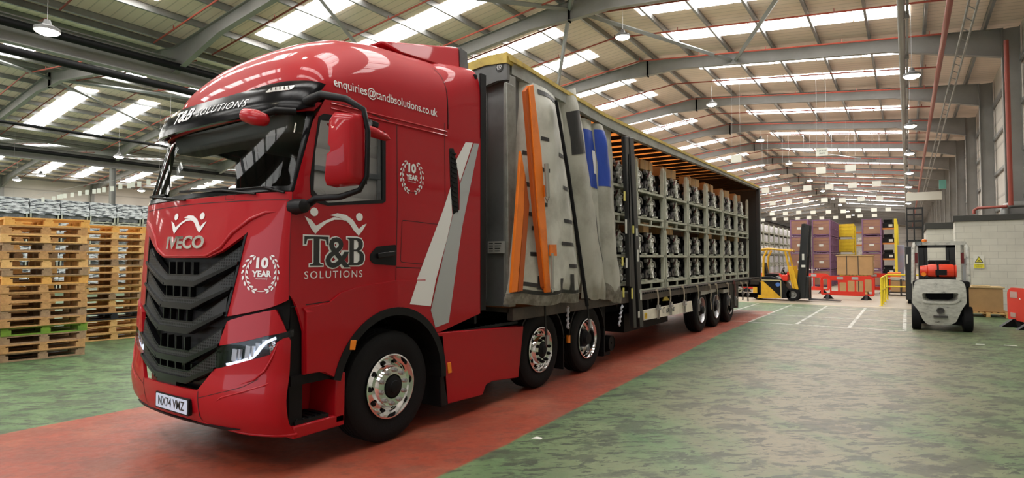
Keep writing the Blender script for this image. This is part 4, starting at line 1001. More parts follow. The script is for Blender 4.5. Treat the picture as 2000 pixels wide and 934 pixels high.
MB().lathe([(0,.12),(.0,.001)], (XC-.2, 5.34, 2.2), 'y').tube([(XC+.2,5.3,2.6),(XC+.3,5.6,2.2),(XC+.35,5.85,2.3)], .02).tube([(XC+.3,5.3,2.6),(XC+.4,5.6,2.1),(XC+.45,5.85,2.3)], .02).build('air_lines', BLK, truck, smooth=40)
# ---- wheels
NUTM = STEEL
def tyre(m_, R_=.51, w_=.31, rr=.30):
    prof = [(-.03,rr),(-.015,rr+.02),(-.0,R_-.09),(-.012,R_-.04),(-.03,R_-.012),(-.06,R_)]
    for k in range(4): x = -.06-(w_-.12)*(k+.5)/4; prof += [(x+.012, R_), (x+.006, R_-.015), (x-.006, R_-.015), (x-.012, R_)]
    prof += [(-w_+.06,R_),(-w_+.02,R_-.03),(-w_,R_-.1),(-w_+.02,rr),(-.1,rr-.01)]
    m_.lathe(prof, (0,0,0), 'x', 48, True)
def nuts(m_, x, R_, n=10, r=.017, h=.035):
    for k in range(n):
        t = 2*PI*k/n+.2; c = (x, R_*math.cos(t), R_*math.sin(t)); m_.tube([c, (x+h*.5, c[1], c[2])], r*1.35, 8); m_.tube([(x+h*.5, c[1], c[2]), (x+h, c[1], c[2])], r*.8, 6)
def wheel(loc, kind, par, sg=1):
    m_ = MB(); tyre(m_, R_=.53 if kind == 'front' else .515)
    def place(mm): 
        mm.v = [(loc[0]+sg*a, loc[1]+b, loc[2]+c) for a, b, c in mm.v]; return mm
    w_ = place(m_).build('wheel', RUB, par, smooth=35)
    RM = CHR if kind in ('front', 'drive', 'deep') else STEEL if kind == 'trailer' else DARK
    m_ = MB()
    if kind in ('front', 'drive'):
        m_.lathe([(-.03,.30),(.004,.305),(.008,.292),(-.01,.285),(-.035,.275),(-.05,.25),(-.03,.215),(.015,.195),(.03,.185),(.03,.115),(.02,.108),(-.02,.105)], (0,0,0), 'x', 48)
        hm = MB()
        for k in range(10):
            t = 2*PI*k/10; 
            c = Vector((-.028, .237*math.cos(t), .237*math.sin(t))); nrm = Vector((.75, .66*math.cos(t), .66*math.sin(t))).normalized()
            hm.tube([c, c+nrm*.004], .023, 12)
        nm = MB(); nuts(nm, .03, .155, 10); 
        hub = MB(); hub.lathe([(.0,.108),(.035,.10),(.05,.06),(.06,.055),(.065,.02),(.065,.001)], (0,0,0), 'x', 24)
    else:
        dp = -.14 if kind == 'deep' else -.12
        m_.lathe([(-.03,.30),(.004,.305),(.008,.292),(-.01,.282),(-.04,.272),(dp+.02,.262),(dp-.01,.235),(dp,.20),(dp+.02,.19),(dp+.02,.14)], (0,0,0), 'x', 40)
        hm = MB()
        for k in range(10):
            t = 2*PI*k/10; c = Vector((dp-.0, .217*math.cos(t), .217*math.sin(t))); hm.tube([c, c+Vector((.012,0,0))], .02, 10)
        nm = MB(); nuts(nm, dp+.02, .165, 10)
        hub = MB(); hub.lathe([(dp,.14),(dp+.10,.13),(dp+.11,.10),(dp+.16,.09),(dp+.165,.001)], (0,0,0), 'x', 24)
    rim = place(m_).build('rim', RM, w_, smooth=30)
    place(hm).build('hand_holes', DARK, w_); place(nm).build('wheel_nuts', NUTM if kind != 'drive' else DARK, w_, smooth=40); place(hub).build('hub', DARK, w_, smooth=40)
XO = -4.10
wheel((XO, 3.93, .53), 'front', truck); wheel((XO-.02, 6.70, .515), 'drive', truck); wheel((XO, 8.05, .515), 'deep', truck)
for y in (3.93, 6.70, 8.05):
    wheel((XC-(XO-XC), y, .52), 'plain', truck, -1)
    MB().tube([(XC-1.0, y, .5), (XC+1.0, y, .5)], .09, 10).build('axle', DARK, truck, smooth=40)
# rear mudguards
for y in (6.70, 8.05):
    m_ = MB()
    for k in range(10):
        t0 = math.radians(8+k*16.4); t1 = math.radians(8+(k+1)*16.4); r0, r1 = .60, .625
        A = [(y+r_*math.cos(t)*1.0, .515+r_*math.sin(t)) for t in (t0, t1) for r_ in (r0, r1)]
        m_.hexa([(XO-.62, *A[0]), (XO-.62, *A[2]), (XO+.0, *A[2]), (XO+.0, *A[0]), (XO-.62, *A[1]), (XO-.62, *A[3]), (XO+.0, *A[3]), (XO+.0, *A[1])])
    m_.build('mudguard', BLK, truck, smooth=40)
    MB().box(XO-.6, XO, y+.58, y+.60, .16, .62).build('mud_flap', BLK, truck)
sp([(1110,655),(1114,655),(1114,670),(1110,670)], XO, .03, 'side_marker_lamp', AMB, truck)
# ================================================================== THE CURTAIN-SIDED TRAILER
TX = XC+1.275
trailer = thing('curtain_trailer', 'long curtain sided trailer with its near curtain drawn forward, loaded with engine stillages', 'trailer', (XC, 13.0, 0))
YT0, YT1 = 5.92, 20.55
ZTOP = [(5.92,4.30),(7.12,4.22),(8.64,4.14),(10.2,4.13),(20.6,4.17)]
ZLOW = [(5.92,4.07),(7.26,4.02),(8.9,3.92),(11.2,3.94),(15.4,4.02),(20.6,4.06)]
TARP = bpy.data.materials.new('roof_tarpaulin'); TARP.use_nodes = True; nt = TARP.node_tree; nt.nodes.clear()
o_ = nt.nodes.new('ShaderNodeOutputMaterial'); mx = nt.nodes.new('ShaderNodeMixShader'); df = nt.nodes.new('ShaderNodeBsdfDiffuse'); tr = nt.nodes.new('ShaderNodeBsdfTranslucent')
df.inputs[0].default_value = (.60,.42,.10,1); tr.inputs[0].default_value = (.60,.18,.035,1); mx.inputs[0].default_value = .55
nt.links.new(df.outputs[0], mx.inputs[1]); nt.links.new(tr.outputs[0], mx.inputs[2]); nt.links.new(mx.outputs[0], o_.inputs[0])
ysr = [5.92,6.5,7.12,7.8,8.64,9.4,10.2,11.2,13,15.4,18,20.55]
m_ = MB(); vs = []
for y in ysr:
    z = itp(y, ZTOP); vs += [(XC-1.27,y,z-.02),(XC-.6,y,z+.02),(XC+.6,y,z+.02),(XC+1.24,y,z-.02)]
m_.add(vs, [(j*4+i, j*4+i+1, j*4+i+5, j*4+i+4) for j in range(len(ysr)-1) for i in range(3)]); m_.build('roof_tarpaulin', TARP, trailer, fixn=False)
TY = mat('tarpaulin_yellow_edge', (.62,.46,.10), .6, col2=(.40,.27,.07), nscale=5)
for sg in (1, -1):
    m_ = MB()
    for a, b in zip(ysr, ysr[1:]):
        x0 = XC+sg*1.20; x1 = XC+sg*1.285; za, zb = itp(a, ZTOP), itp(b, ZTOP)
        m_.hexa([(x0,a,za-.06),(x1,a,za-.06),(x1,b,zb-.06),(x0,b,zb-.06),(x0,a,za+.012),(x1,a,za-.005),(x1,b,zb-.005),(x0,b,zb+.012)])
    m_.build('roof_tarpaulin_edge', TY, trailer)
for sg in (1, -1):
    m_ = MB()
    for a, b in zip(ysr, ysr[1:]):
        x0 = XC+sg*1.18; x1 = XC+sg*1.27
        m_.hexa([(x0,a,itp(a,ZLOW)),(x1,a,itp(a,ZLOW)),(x1,b,itp(b,ZLOW)),(x0,b,itp(b,ZLOW)),(x0,a,itp(a,ZTOP)-.06),(x1,a,itp(a,ZTOP)-.06),(x1,b,itp(b,ZTOP)-.06),(x0,b,itp(b,ZTOP)-.06)])
    m_.build('roof_rail', RAIL, trailer)
for k in range(26):
    y = 6.2+k*.56; z = itp(y, ZTOP)-.05
    MB().box(XC-1.2, XC+1.2, y-.045, y+.045, z-.06, z).build('roof_bow', DARK, trailer)
# front bulkhead
m_ = MB(); m_.box(XC-1.27, XC+1.24, 5.90, 5.95, 1.15, 4.0)
for x in (-1.0, -.5, 0, .5, .88): m_.box(XC+x-.02, XC+x+.02, 5.885, 5.90, 1.2, 3.95)
m_.build('front_bulkhead', GREYP, trailer)
m_ = MB(); m_.box(TX-.10, TX, 5.86, 6.0, 1.15, 4.05).box(XC-1.275, XC-1.18, 5.86, 6.0, 1.15, 4.05); m_.build('front_corner_post', mat('trailer_post_grey', (.22,.22,.20), .5), trailer, bevel=.01)
m_ = sp([(990,160),(1006,168),(1009,250),(1003,588),(994,588)], TX+.03, .05); m_.build('curtain_end_pole', mat('dirty_alloy', (.28,.29,.26), .45, .3, col2=(.18,.18,.16), nscale=6), trailer, bevel=.01)
fx = lambda pxs, y=5.84: [tuple(ony(u, v, y)[[0,2]]) for u, v in pxs]
hd = fx([(934,149),(914,128),(958,112),(993,111),(994,141),(982,137),(964,143),(955,137)])
hl_ = min(p[0] for p in hd)
poly = [(XC-1.27,3.93),(XC+.4,3.90),(XC+.75,3.93),(XC+.8,3.97),(XC+.95,3.95),(XC+1.12,3.98),(TX,3.97),(TX,4.19),(XC+.95,4.22),(XC-.2,4.10),(XC-1.27,4.10)]
m_ = MB(); m_.prism(poly, lambda a, b, t: (a, 5.80+t, b), 0, .06); m_.build('roof_header', GREYP, trailer)
poly = [(XC-1.27,4.09),(XC-.2,4.09),(XC+.95,4.205),(TX+.01,4.175),(TX+.01,4.31),(XC+1.0,4.32),(XC-.2,4.22),(XC-1.27,4.18)]
m_ = MB(); m_.prism(poly, lambda a, b, t: (a, 5.78+t, b), 0, .15); m_.build('roof_front_tarpaulin', TY, trailer)
m_ = sp([(993,109),(1030,128),(1029,135),(996,118)], TX+.03, .05); m_.build('tarpaulin_corner', TY, trailer)
# crown emblem
P = ony(975, 131, 5.79); fe = lambda a, b: (P[0]+a, 5.795, P[2]+b)
m_ = MB(); flat(m_, ell(0,0,.055,.062,0,20), fe, .004); em = m_.build('crown_emblem', INK, trailer, fixn=False)
m_ = MB(); 
for e_ in ([(-.028,-.03),(.028,-.03),(.028,-.022),(-.028,-.022)],): flat(m_, e_, fe, .007)
for sgn in (-1, 1): patch(m_, ccw(band([(sgn*.014,-.018),(sgn*.034,0),(sgn*.028,.02),(sgn*.012,.018)], .009)), fe, step=(.1,.1), off=.007, thick=0)
flat(m_, [(-.004,-.015),(.004,-.015),(.004,.03),(-.004,.03)], fe, .007); m_.build('crown_mark', WHITE, em, fixn=False)
P = ony(953, 495, 5.86); Q = ony(986, 471, 5.86)
m_ = MB(); m_.box(P[0], Q[0], 5.855, 5.885, P[2], Q[2]); pl_ = m_.build('data_plate', mat('plate_grey', (.45,.45,.42), .5), trailer)
m_ = MB(); ff = lambda a, b: (a, 5.855, b)
w_ = Q[0]-P[0]; h_ = Q[2]-P[2]
for k in range(4):
    for a, b in ((.08, .30), (.42, .50-.04*k)): 
        x = P[0]+a*w_; z = P[2]+h_*(.82-.21*k); flat(m_, [(x, z-.006), (x+b*w_*.8, z-.006), (x+b*w_*.8, z+.006), (x, z+.006)], ff, .002)
m_.build('plate_print', INK, pl_, fixn=False)
# load bed, rear frame, far side
m_ = MB(); m_.box(XC-1.24, XC+1.2, 5.95, 20.5, 1.07, 1.13); m_.build('load_floor', mat('bed_plywood', (.05,.04,.03), .7), trailer)
m_ = MB(); m_.box(TX-.10, TX-.01, 5.95, 20.55, .97, 1.13).box(XC-1.27, XC-1.18, 5.95, 20.55, .97, 1.13); sr = m_.build('side_rail', mat('rail_dark', (.055,.045,.04), .6, col2=(.11,.08,.06), nscale=6), trailer, bevel=.008)
m_ = MB()
for k in range(90):
    y = 9.9+k*.118; m_.box(TX-.01, TX+.012, y-.03, y+.03, 1.085, 1.115)
m_.build('lashing_cleats', DARK, sr)
m_ = MB(); m_.box(XC-.5, XC-.38, 6.5, 20.4, .62, 1.06).box(XC+.38, XC+.5, 6.5, 20.4, .62, 1.06)
for k in range(14): m_.box(XC-1.15, XC+1.15, 9.3+k*.82, 9.36+k*.82, .90, 1.06)
m_.build('chassis_beam', DARK, trailer)
m_ = MB(); m_.box(XC-1.27, XC+1.27, 20.5, 20.58, 1.0, 4.05); m_.box(XC-1.27, XC+1.27, 20.45, 20.62, .80, 1.0); m_.build('rear_doors', mat('door_dark', (.02,.022,.022), .7), trailer)
m_ = MB(); m_.box(TX-.10, TX+.02, 20.48, 20.66, 1.0, 4.1).box(XC-1.29, XC-1.18, 20.48, 20.66, 1.0, 4.1).box(XC-1.27, TX, 20.48, 20.66, 4.02, 4.15); m_.build('rear_portal', mat('portal_black', (.03,.03,.03), .45), trailer, bevel=.01)
m_ = MB(); m_.box(TX+.012, TX+.028, 20.55, 20.6, 1.05, 4.0); m_.build('rear_edge', RAIL, trailer)
m_ = MB(); n_ = 120
for k in range(n_):
    pass
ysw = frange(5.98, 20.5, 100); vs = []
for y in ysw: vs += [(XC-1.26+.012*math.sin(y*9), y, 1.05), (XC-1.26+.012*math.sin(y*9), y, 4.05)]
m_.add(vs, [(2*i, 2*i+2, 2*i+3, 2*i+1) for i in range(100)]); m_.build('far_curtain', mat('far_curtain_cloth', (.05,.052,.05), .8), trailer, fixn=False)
m_ = MB(); m_.box(TX-.06, TX+.02, 20.35, 20.6, .55, .95).box(XC-1.2, XC+1.2, 20.4, 20.55, .45, .60); m_.build('rear_bumper_bar', DARK, trailer)
m_ = sp([(1466,548),(1482,549),(1482,556),(1466,555)], TX+.04, .2); m_.build('rear_step', DARK, trailer)
# landing legs + running gear
for sg in (1, -1):
    m_ = MB(); x = XC+sg*.95; m_.box(x-.07, x+.07, 8.98, 9.12, .30, 1.05).beam((x, 9.05, .75), (x-sg*.5, 9.05, 1.0), .05, .05).lathe([(-.06,.13),(-.06,.12),(.06,.12),(.06,.13)], (x+sg*.12, 9.15, .30), 'x', 20, True).lathe([(-.05,.12),(-.05,.02),(.05,.02),(.05,.12)], (x+sg*.12, 9.15, .30), 'x', 20); m_.box(x-.12, x+.12, 8.9, 9.2, .1, .16).box(x-.05, x+.05, 9.0, 9.1, .16, .3); m_.build('landing_leg', DARK, trailer)
MB().box(XC-.9, XC+.9, 10.2, 12.6, .35, .7).tube([(XC+.7, 12.7, .75), (XC+.7, 13.4, .75)], .14).build('underbody_boxes', DARK, trailer, smooth=40)
for y in (13.98, 15.27, 16.64):
    wheel((XO+.02, y, .515), 'trailer', trailer); wheel((XC-(XO-XC), y, .52), 'plain', trailer, -1)
    m_ = MB(); m_.tube([(XC-1.0, y, .5), (XC+1.0, y, .5)], .08, 10)
    m_.build('axle', DARK, trailer, smooth=40)
sp([(1369,560),(1398,556),(1398,570),(1369,577)], TX-.02, .3, 'mudguard_strip', mat('pale_strip', (.36,.35,.31), .5), trailer)
sp([(1413,566),(1424,564),(1424,570),(1413,573)], TX-.02, .3, 'mudguard_strip', MATS['pale_strip'], trailer)
sp([(1425,556),(1442,554),(1442,601),(1427,602)], TX+.0, .04, 'rear_mud_flap', BLK, trailer)
# side guard panel with lettering
gp = [(1257,607),(1351,588),(1353,608),(1258,626)]
sg_ = sp(gp, TX-.0, .04, 'side_guard_panel', mat('cream_panel', (.90,.86,.74), .45, col2=(.72,.68,.57), nscale=4), trailer)
fS = lambda y, z: (TX, y, z)
a_ = onx(1301,612,TX); b_ = onx(1317,608,TX); 
m_ = MB(); text(m_, 'KRONE', fS, a_[1], a_[2]+.01, b_[1]-a_[1], .085, .004, offset=.03, shear=.15)
c_ = onx(1296.5,606.5,TX); m_.add([], []); 
patch(m_, ccw(band([(c_[1]-.05,c_[2]-.05),(c_[1]-.07,c_[2]+.02),(c_[1]-.03,c_[2]+.06),(c_[1]+.03,c_[2]+.06),(c_[1]+.07,c_[2]+.02),(c_[1]+.05,c_[2]-.05)], .016)), fS, step=(.3,.3), off=.004, thick=0)
m_.build('maker_lettering', mat('grey_blue_ink', (.04,.05,.06), .5), sg_, fixn=False)
m_ = MB(); a_ = onx(1258.5,617,TX); flat(m_, [(a_[1], a_[2]-.06), (a_[1]+.14, a_[2]-.06), (a_[1]+.14, a_[2]+.05), (a_[1], a_[2]+.05)], fS, .003); m_.build('yellow_label', mat('label_yellow', (.8,.55,.02), .5), sg_, fixn=False)
m_ = MB(); text(m_, '15', fS, a_[1]+.03, a_[2]-.035, .08, .06, .005, offset=.03); m_.build('label_print', mat('label_ink', (.35,.12,.01), .5), sg_, fixn=False)
m_ = MB()
for u, v in ((1265,606),(1340,590)): P = onx(u, v, TX-.05); m_.box(TX-.45, TX-.04, P[1]-.03, P[1]+.03, P[2]-.12, 1.0)
m_.build('guard_bracket', DARK, trailer)
tri = [(1300,575),(1295,588),(1308,587)]
sp(tri, TX-.02, .02, 'warning_triangle', mat('dull_yellow', (.42,.32,.03), .5), trailer)
# drawn-back curtains
def curtain(name, top, bot, xt, xb, amp, waves, material, parent=trailer, dent=0):
    T0, T1 = [onx(u, v, xt) for u, v in top]; B0, B1 = [onx(u, v, xb) for u, v in bot]
    def fn(w, t):      # w across, t down
        p = (1-w)*((1-t)*T0+t*B0)+w*((1-t)*T1+t*B1)
        ww = min(1, max(0, w)); prof = math.sin(PI*ww)**.7 if 0 < ww < 1 else 0
        x = p[0]-.10+amp*prof*(1 if t > .1 else .6+.4*t/.1)+.018*math.sin(waves*2*PI*w+1.5*t)*(.4+t)+.006*math.sin(31*t+9*w)
        if t > .93: x += -.05*(t-.93)/.07+.02*math.sin(17*w)
        z = p[2]+(.012*math.sin(14*w)-.02*math.sin(PI*ww))*(t > .9)
        return (x, p[1]-.008*math.sin(20*t), z)
    g_ = lambda w, t: fn(w, 1-t)
    m_ = MB(); patch(m_, [(0,0),(1,0),(1,1),(0,1)], g_, step=(.04,.03), off=0, thick=.02)
    return m_.build(name, material, parent, smooth=60), g_
CG = mat('curtain_grey', (.52,.52,.46), .45, col2=(.32,.315,.27), nscale=2.2, nmix=(.45,.75), bump=.25, bscale=5)
CG2 = mat('curtain_olive_grey', (.40,.395,.34), .5, col2=(.24,.235,.195), nscale=2.0, nmix=(.45,.75), bump=.25, bscale=5)
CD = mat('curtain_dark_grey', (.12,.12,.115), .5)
CBLK = mat('curtain_black_print', (.02,.02,.02), .5)
BLUE = mat('curtain_blue_print', (.012,.055,.36), .45)
GRIME = mat('curtain_grime', (.13,.115,.09), .7, col2=(.30,.29,.25), nscale=9)
curtain('curtain_fold_or_shade', [(1008,150),(1034,160)], [(1001,585),(1040,588)], -4.06, -3.98, .03, 1, CD)
c, g_ = curtain('curtain_fold_or_shade', [(1026,152),(1094,192)], [(1000,596),(1146,586)], -4.05, -3.92, .20, 2.5, CG)
m_ = MB()
for (w0, w1, t) in [(.08,.20,.95-.93+.9),(.0,.0,0)][:0]+[(.30,.98,.965)]: patch(m_, [(w0,t-.012),(w1,t-.012),(w1,t+.012),(w0,t+.012)], g_, step=(.05,.02), off=.006, thick=0)
for (w0, w1, t) in [(.24,.38,.70),(.66,.92,.70),(.24,.38,.88)][:0]+[(.30,.42,.745),(.68,.92,.70),(.30,.42,.60),(.72,.94,.545),(.28,.36,.44),(.68,.94,.385),(.20,.34,.33),(.60,.86,.275),(.18,.32,.215),(.70,.96,.17),(.12,.26,.085),(.12,.24,.39),(.10,.22,.52),(.06,.18,.66)]:
    patch(m_, [(w0,t-.009),(w1,t-.009),(w1,t+.009),(w0,t+.009)], g_, step=(.05,.02), off=.005, thick=0)
for w0, t0, t1 in ((.26,.07,.12),(.52,.06,.11),(.70,.06,.13)): patch(m_, [(w0,t0),(w0+.06,t0),(w0+.06,t1),(w0,t1)], g_, step=(.05,.05), off=.005, thick=0)
patch(m_, [(.02,.045),(.98,.045),(.98,.062),(.02,.062)], g_, step=(.04,.02), off=.004, thick=0)
m_.build('curtain_print', CBLK, c, fixn=False)
m_ = MB(); patch(m_, [(.0,.0),(1,.0),(1,.045),(0,.045)], g_, step=(.03,.02), off=.012, thick=.02); m_.build('curtain_hem', GRIME, c, smooth=50)
curtain('curtain_fold_or_shade', [(1092,186),(1112,200)], [(1136,560),(1156,574)], -4.04, -3.98, .03, 1, CG)
c, g_ = curtain('curtain_fold_or_shade', [(1098,178),(1134,170)], [(1150,584),(1192,582)], -4.05, -3.95, .15, 1.0, CG2)
m_ = MB(); patch(m_, [(.12,.70),(.62,.70),(.62,.90),(.12,.90)], g_, step=(.05,.05), off=.006, thick=0); m_.build('curtain_print', CBLK, c, fixn=False)
curtain('curtain_fold_or_shade', [(1131,225),(1142,232)], [(1158,480),(1170,500)], -4.08, -4.04, .02, 1, CD)
curtain('curtain_fold_or_shade', [(1135,205),(1143,215)], [(1184,560),(1196,578)], -4.03, -3.93, .02, 1, CD)  # dark strip standing in for the thin shadow along the olive fold's right edge
c, g_ = curtain('curtain_fold_or_shade', [(1142,228),(1164,236)], [(1162,580),(1195,585)], -4.06, -4.0, .08, 1.2, CG)
m_ = MB(); patch(m_, [(.1,.62),(.95,.62),(.95,.94),(.1,.94)], g_, step=(.05,.05), off=.006, thick=0); pr_ = m_.build('curtain_print', BLUE, c, fixn=False)
m_ = MB(); patch(m_, [(.55,.70),(.85,.70),(.85,.83),(.55,.83)], g_, step=(.05,.05), off=.010, thick=0); m_.build('white_bar', WHITE, pr_, fixn=False)
c, g_ = curtain('curtain_fold_or_shade', [(1184,240),(1204,250)], [(1198,560),(1214,566)], -4.10, -4.05, .05, 1, CG)
c, g_ = curtain('curtain_fold_or_shade', [(1164,240),(1184,246)], [(1190,586),(1218,590)], -4.05, -3.93, .17, 1.0, CG2)
m_ = MB(); patch(m_, [(0,0),(1,0),(1,.05),(.55,.09),(.3,.06),(0,.10)], g_, step=(.05,.02), off=.012, thick=.012); m_.build('curtain_hem', GRIME, c, smooth=50)
m_ = MB(); patch(m_, [(.05,.645),(.97,.645),(.97,.965),(.05,.965)], g_, step=(.05,.05), off=.006, thick=0); m_.build('curtain_print', BLUE, c, fixn=False)
# edge pole, orange load bars leaning in the folds
m_ = MB(); m_.tube([onx(1086,196,-3.9), onx(1110,340,-3.86), onx(1147,598,-3.80)], [.022,.028,.028], 8); m_.build('curtain_edge_pole', DARK, trailer, smooth=60)
ORG = mat('orange_bar', (.85,.20,.01), .45, col2=(.5,.10,.01), nscale=3, nmix=(.5,.8))
ORD_ = mat('orange_bar_dark', (.45,.09,.01), .5)
for pl, pd in (([(1034,167),(1042,165),(1058,300),(1066,420),(1076,571),(1067,572),(1052,420)], [(1026,178),(1034,167),(1052,420),(1067,570),(1062,560),(1046,420)]), ([(1018,294),(1026,340),(1023,420),(1011,570),(999,572),(1008,440)], [(1026,340),(1034,400),(1021,568),(1012,570),(1023,420)])):
    b_ = sp(pl, -3.80 if pl[0][0] > 1030 else -3.88, .04, 'orange_load_bar', ORG, trailer, bevel=.006)
    sp(pd, -3.82 if pl[0][0] > 1030 else -3.90, .05, 'bar_side', ORD_, b_)
sp([(1063,362),(1070,362),(1071,382),(1064,384)], -3.79, .02, 'strap_anchor', ORG, trailer); sp([(1074,478),(1087,478),(1088,500),(1075,500)], -3.79, .02, 'strap_anchor', ORG, trailer)
m_ = MB(); m_.tube([onx(1067,320,-3.76), onx(1070,385,-3.75)], .03, 8).tube([onx(1079,495,-3.76), onx(1079,565,-3.75)], .018, 8).tube([onx(1076,563,-3.75), onx(1079,572,-3.75), onx(1083,563,-3.75)], .008, 6).tube([onx(1065,385,-3.75), onx(1069,395,-3.75), onx(1073,385,-3.75)], .008, 6); m_.build('tension_tube', mat('dirty_tube', (.30,.30,.26), .5, .3), trailer, smooth=60)
# side posts with tags
PST = mat('post_black', (.018,.019,.02), .4)
for pxs in ([(1221,266),(1228,267),(1244,640),(1238,641)], [(1230,268),(1238,269),(1257,638),(1250,640)], [(1226,300),(1229,300),(1234,560),(1230,560)]):
    sp(pxs, -3.99, .08, 'sliding_post', PST, trailer, bevel=.01)
TAGY = mat('tag_yellow', (.7,.62,.15), .5); TAGW = mat('tag_white', (.65,.65,.6), .5)
for (u, v, h_, y_) in [(1219,391,17,1),(1236,455,14,1),(1215,518,16,1),(1217,580,18,1),(1234,583,20,1),(1222,455,26,0),(1243,460,14,0),(1223,522,18,0),(1245,510,22,0),(1250,572,6,0),(1251,585,20,0),(1247,620,12,0)]:
    P = onx(u, v, -3.975); Q = onx(u+2.6, v-h_, -3.975); MB().box(-3.985, -3.975, P[1], Q[1]+.0, P[2]-.01, Q[2]).build('post_tag', TAGY if y_ else TAGW, trailer)
# lashing straps with ratchets
STR = mat('webbing_strap', (.34,.29,.22), .8)
for k, (u, v0, v1) in enumerate([(1284,566,622),(1308,563,614),(1335,560,612),(1363,558,608),(1387,556,604),(1400,555,611),(1422,553,597),(1435,551,601),(1449,552,584),(1459,552,588)]):
    m_ = MB(); d = 3; 
    pts = [onx(u-4, v0, TX+.0), onx(u, v0+1, TX+.03), onx(u+2, v0+(v1-v0)*.35, TX+.03), onx(u+1, v0+(v1-v0)*.62, TX+.03)]
    for a, b in zip(pts, pts[1:]): m_.beam(a, b, .05 if k != 7 else .10, .012, (1, 0, 0))
    tl = [onx(u+1, v0+(v1-v0)*.62, TX+.03), onx(u+3, v1, TX+.03)]; m_.beam(*tl, .04, .012, (1, 0, 0))
    s_ = m_.build('lashing_strap', STR if k != 7 else mat('maroon_strap', (.10,.02,.02), .7), trailer)
    if k != 4:
        m_ = MB(); c0 = Vector(pts[3]); m_.box(c0.x-.01, c0.x+.04, c0.y-.045, c0.y+.045, c0.z-.05, c0.z+.05).tube([c0+Vector((.03,-.05,-.02)), c0+Vector((.03,.05,-.02))], .025, 8).box(c0.x, c0.x+.02, c0.y-.045, c0.y-.03, c0.z-.22, c0.z-.04).box(c0.x, c0.x+.02, c0.y+.03, c0.y+.045, c0.z-.22, c0.z-.04)
        m_.build('ratchet_buckle', STEEL, s_)
for (u, v0, v1, x) in ((1064,590,672,-3.98),(1147,590,640,-3.92)):
    m_ = MB(); m_.beam(onx(u, v0, x), onx(u+(3 if u < 1100 else 4), v1, x), .035, .012, (1, 0, 0)); s_ = m_.build('lashing_strap', BLK, trailer)
    P = Vector(onx(u+3, v1-8, x)); MB().box(P.x, P.x+.03, P.y-.03, P.y+.03, P.z-.06, P.z+.06).build('ratchet_buckle', STEEL, s_)
for (u, v0, v1) in ((1109,598,641),(1212,596,636)):      # pale knotted cords
    m_ = MB(); n_ = 14; pts = [Vector(onx(u+(0 if u < 1200 else 3-6*k/n_)+1.2*math.sin(k*1.9), v0+(v1-v0)*k/n_, -4.0)) for k in range(n_+1)]
    m_.tube(pts, [.012+.012*abs(math.sin(k*1.3)) for k in range(n_+1)], 6); m_.build('knotted_cord', mat('pale_cord', (.55,.58,.66), .6), trailer, smooth=60)
# ================================================================== STILLAGES WITH ENGINES ON THE TRAILER
def stillage_proto(name, W, D, H, shelf_z, material):
    """local: x 0..-D (front at 0), y 0..W"""
    t = thing(name, '', 'stillage', (0, 0, 0))
    for x in (-.035, -D+.035):
        for y in (.035, W-.035):
            MB().box(x-.035, x+.035, y-.027, y+.027, 0, H-.02).box(x-.024, x+.024, y-.021, y+.021, H-.02, H+.03).build('post', material, t, world=False)
    for z in shelf_z:
        m_ = MB(); m_.box(-.05, 0, .04, W-.04, z+.008, z+.05).box(-D, -D+.05, .04, W-.04, z, z+.06).box(-D, 0, .0, .05, z, z+.06).box(-D, 0, W-.05, W, z, z+.06)
        for q in (.28, .68): m_.box(-.06, .01, W*q-.06, W*q+.06, z+.06, z+.09)
        m_.box(-D+.03, -.03, .03, W-.03, z+.03, z+.055)
        m_.build('shelf', material, t, world=False)
    m_ = MB(); m_.box(-.04, 0, .04, W-.04, .0, .03)
    for y0, y1 in ((0, .16), (W-.16, W)): m_.box(-.045, .0, y0, y1, .0, shelf_z[0])
    m_.box(-.04, 0, W/2-.015, W/2+.015, .03, shelf_z[0]); m_.build('fork_guide', material, t, world=False)
    return t
st0 = stillage_proto('engine_stillage', 1.5, 1.15, 1.22, (.12, .63), STL)
CASTA = mat('cast_aluminium', (.85,.85,.80), .40, .2, col2=(.50,.50,.47), nscale=30)
eng = thing('engine', '', 'engine', (0, 0, 0))
EBK = mat('engine_black', (.007,.007,.008), .5, spec=.25)
m_ = MB(); m_.box(-.75, -.12, -.17, .25, .04, .34).box(-.70, -.15, -.13, .21, .34, .44).box(-.65, -.2, -.24, -.15, .08, .30).obox((-.3, .27, .2), (.3, .1, .22)).box(-.6,-.2,-.1,.1,0,.05); m_.build('engine_block', EBK, eng, world=False, bevel=.02)
m_ = MB()
for (y, z, r_) in ((-.05,.32,.068),(.0,.20,.08),(.05,.09,.055),(-.03,.40,.04),(.06,.30,.04)):
    m_.lathe([(0,.001),(.0,r_*.35),(.03,r_*.4),(.02,r_*.7),(.035,r_*.85),(.03,r_),(-.05,r_)], (-.10, y, z), 'x', 14)
m_.build('timing_cover', CASTA, eng, world=False, smooth=35)
m_ = MB(); m_.lathe([(0,.001),(0,.03),(.02,.03),(.02,.09),(.0,.095),(-.03,.095)], (-.10, -.25, .13), 'x', 20).lathe([(0,.001),(0,.02),(.015,.02),(.015,.055),(-.03,.06)], (-.08, .17, .10), 'x', 16); m_.build('belt_pulley', mat('pulley_dark', (.06,.06,.065), .35, .7), eng, world=False, smooth=35)
m_ = MB(); m_.tube([(-.1,-.30,.36),(-.1,-.22,.42),(-.12,-.12,.40),(-.12,-.08,.33)], .022, 8).tube([(-.15,.12,.40),(-.1,.20,.36),(-.1,.24,.25)], .018, 8).lathe([(0,.001),(0,.035),(-.06,.04)], (-.06,-.28,.40), 'x', 12); m_.build('intake_pipe', mat('pipe_grey', (.30,.29,.29), .4, .6), eng, world=False, smooth=50)
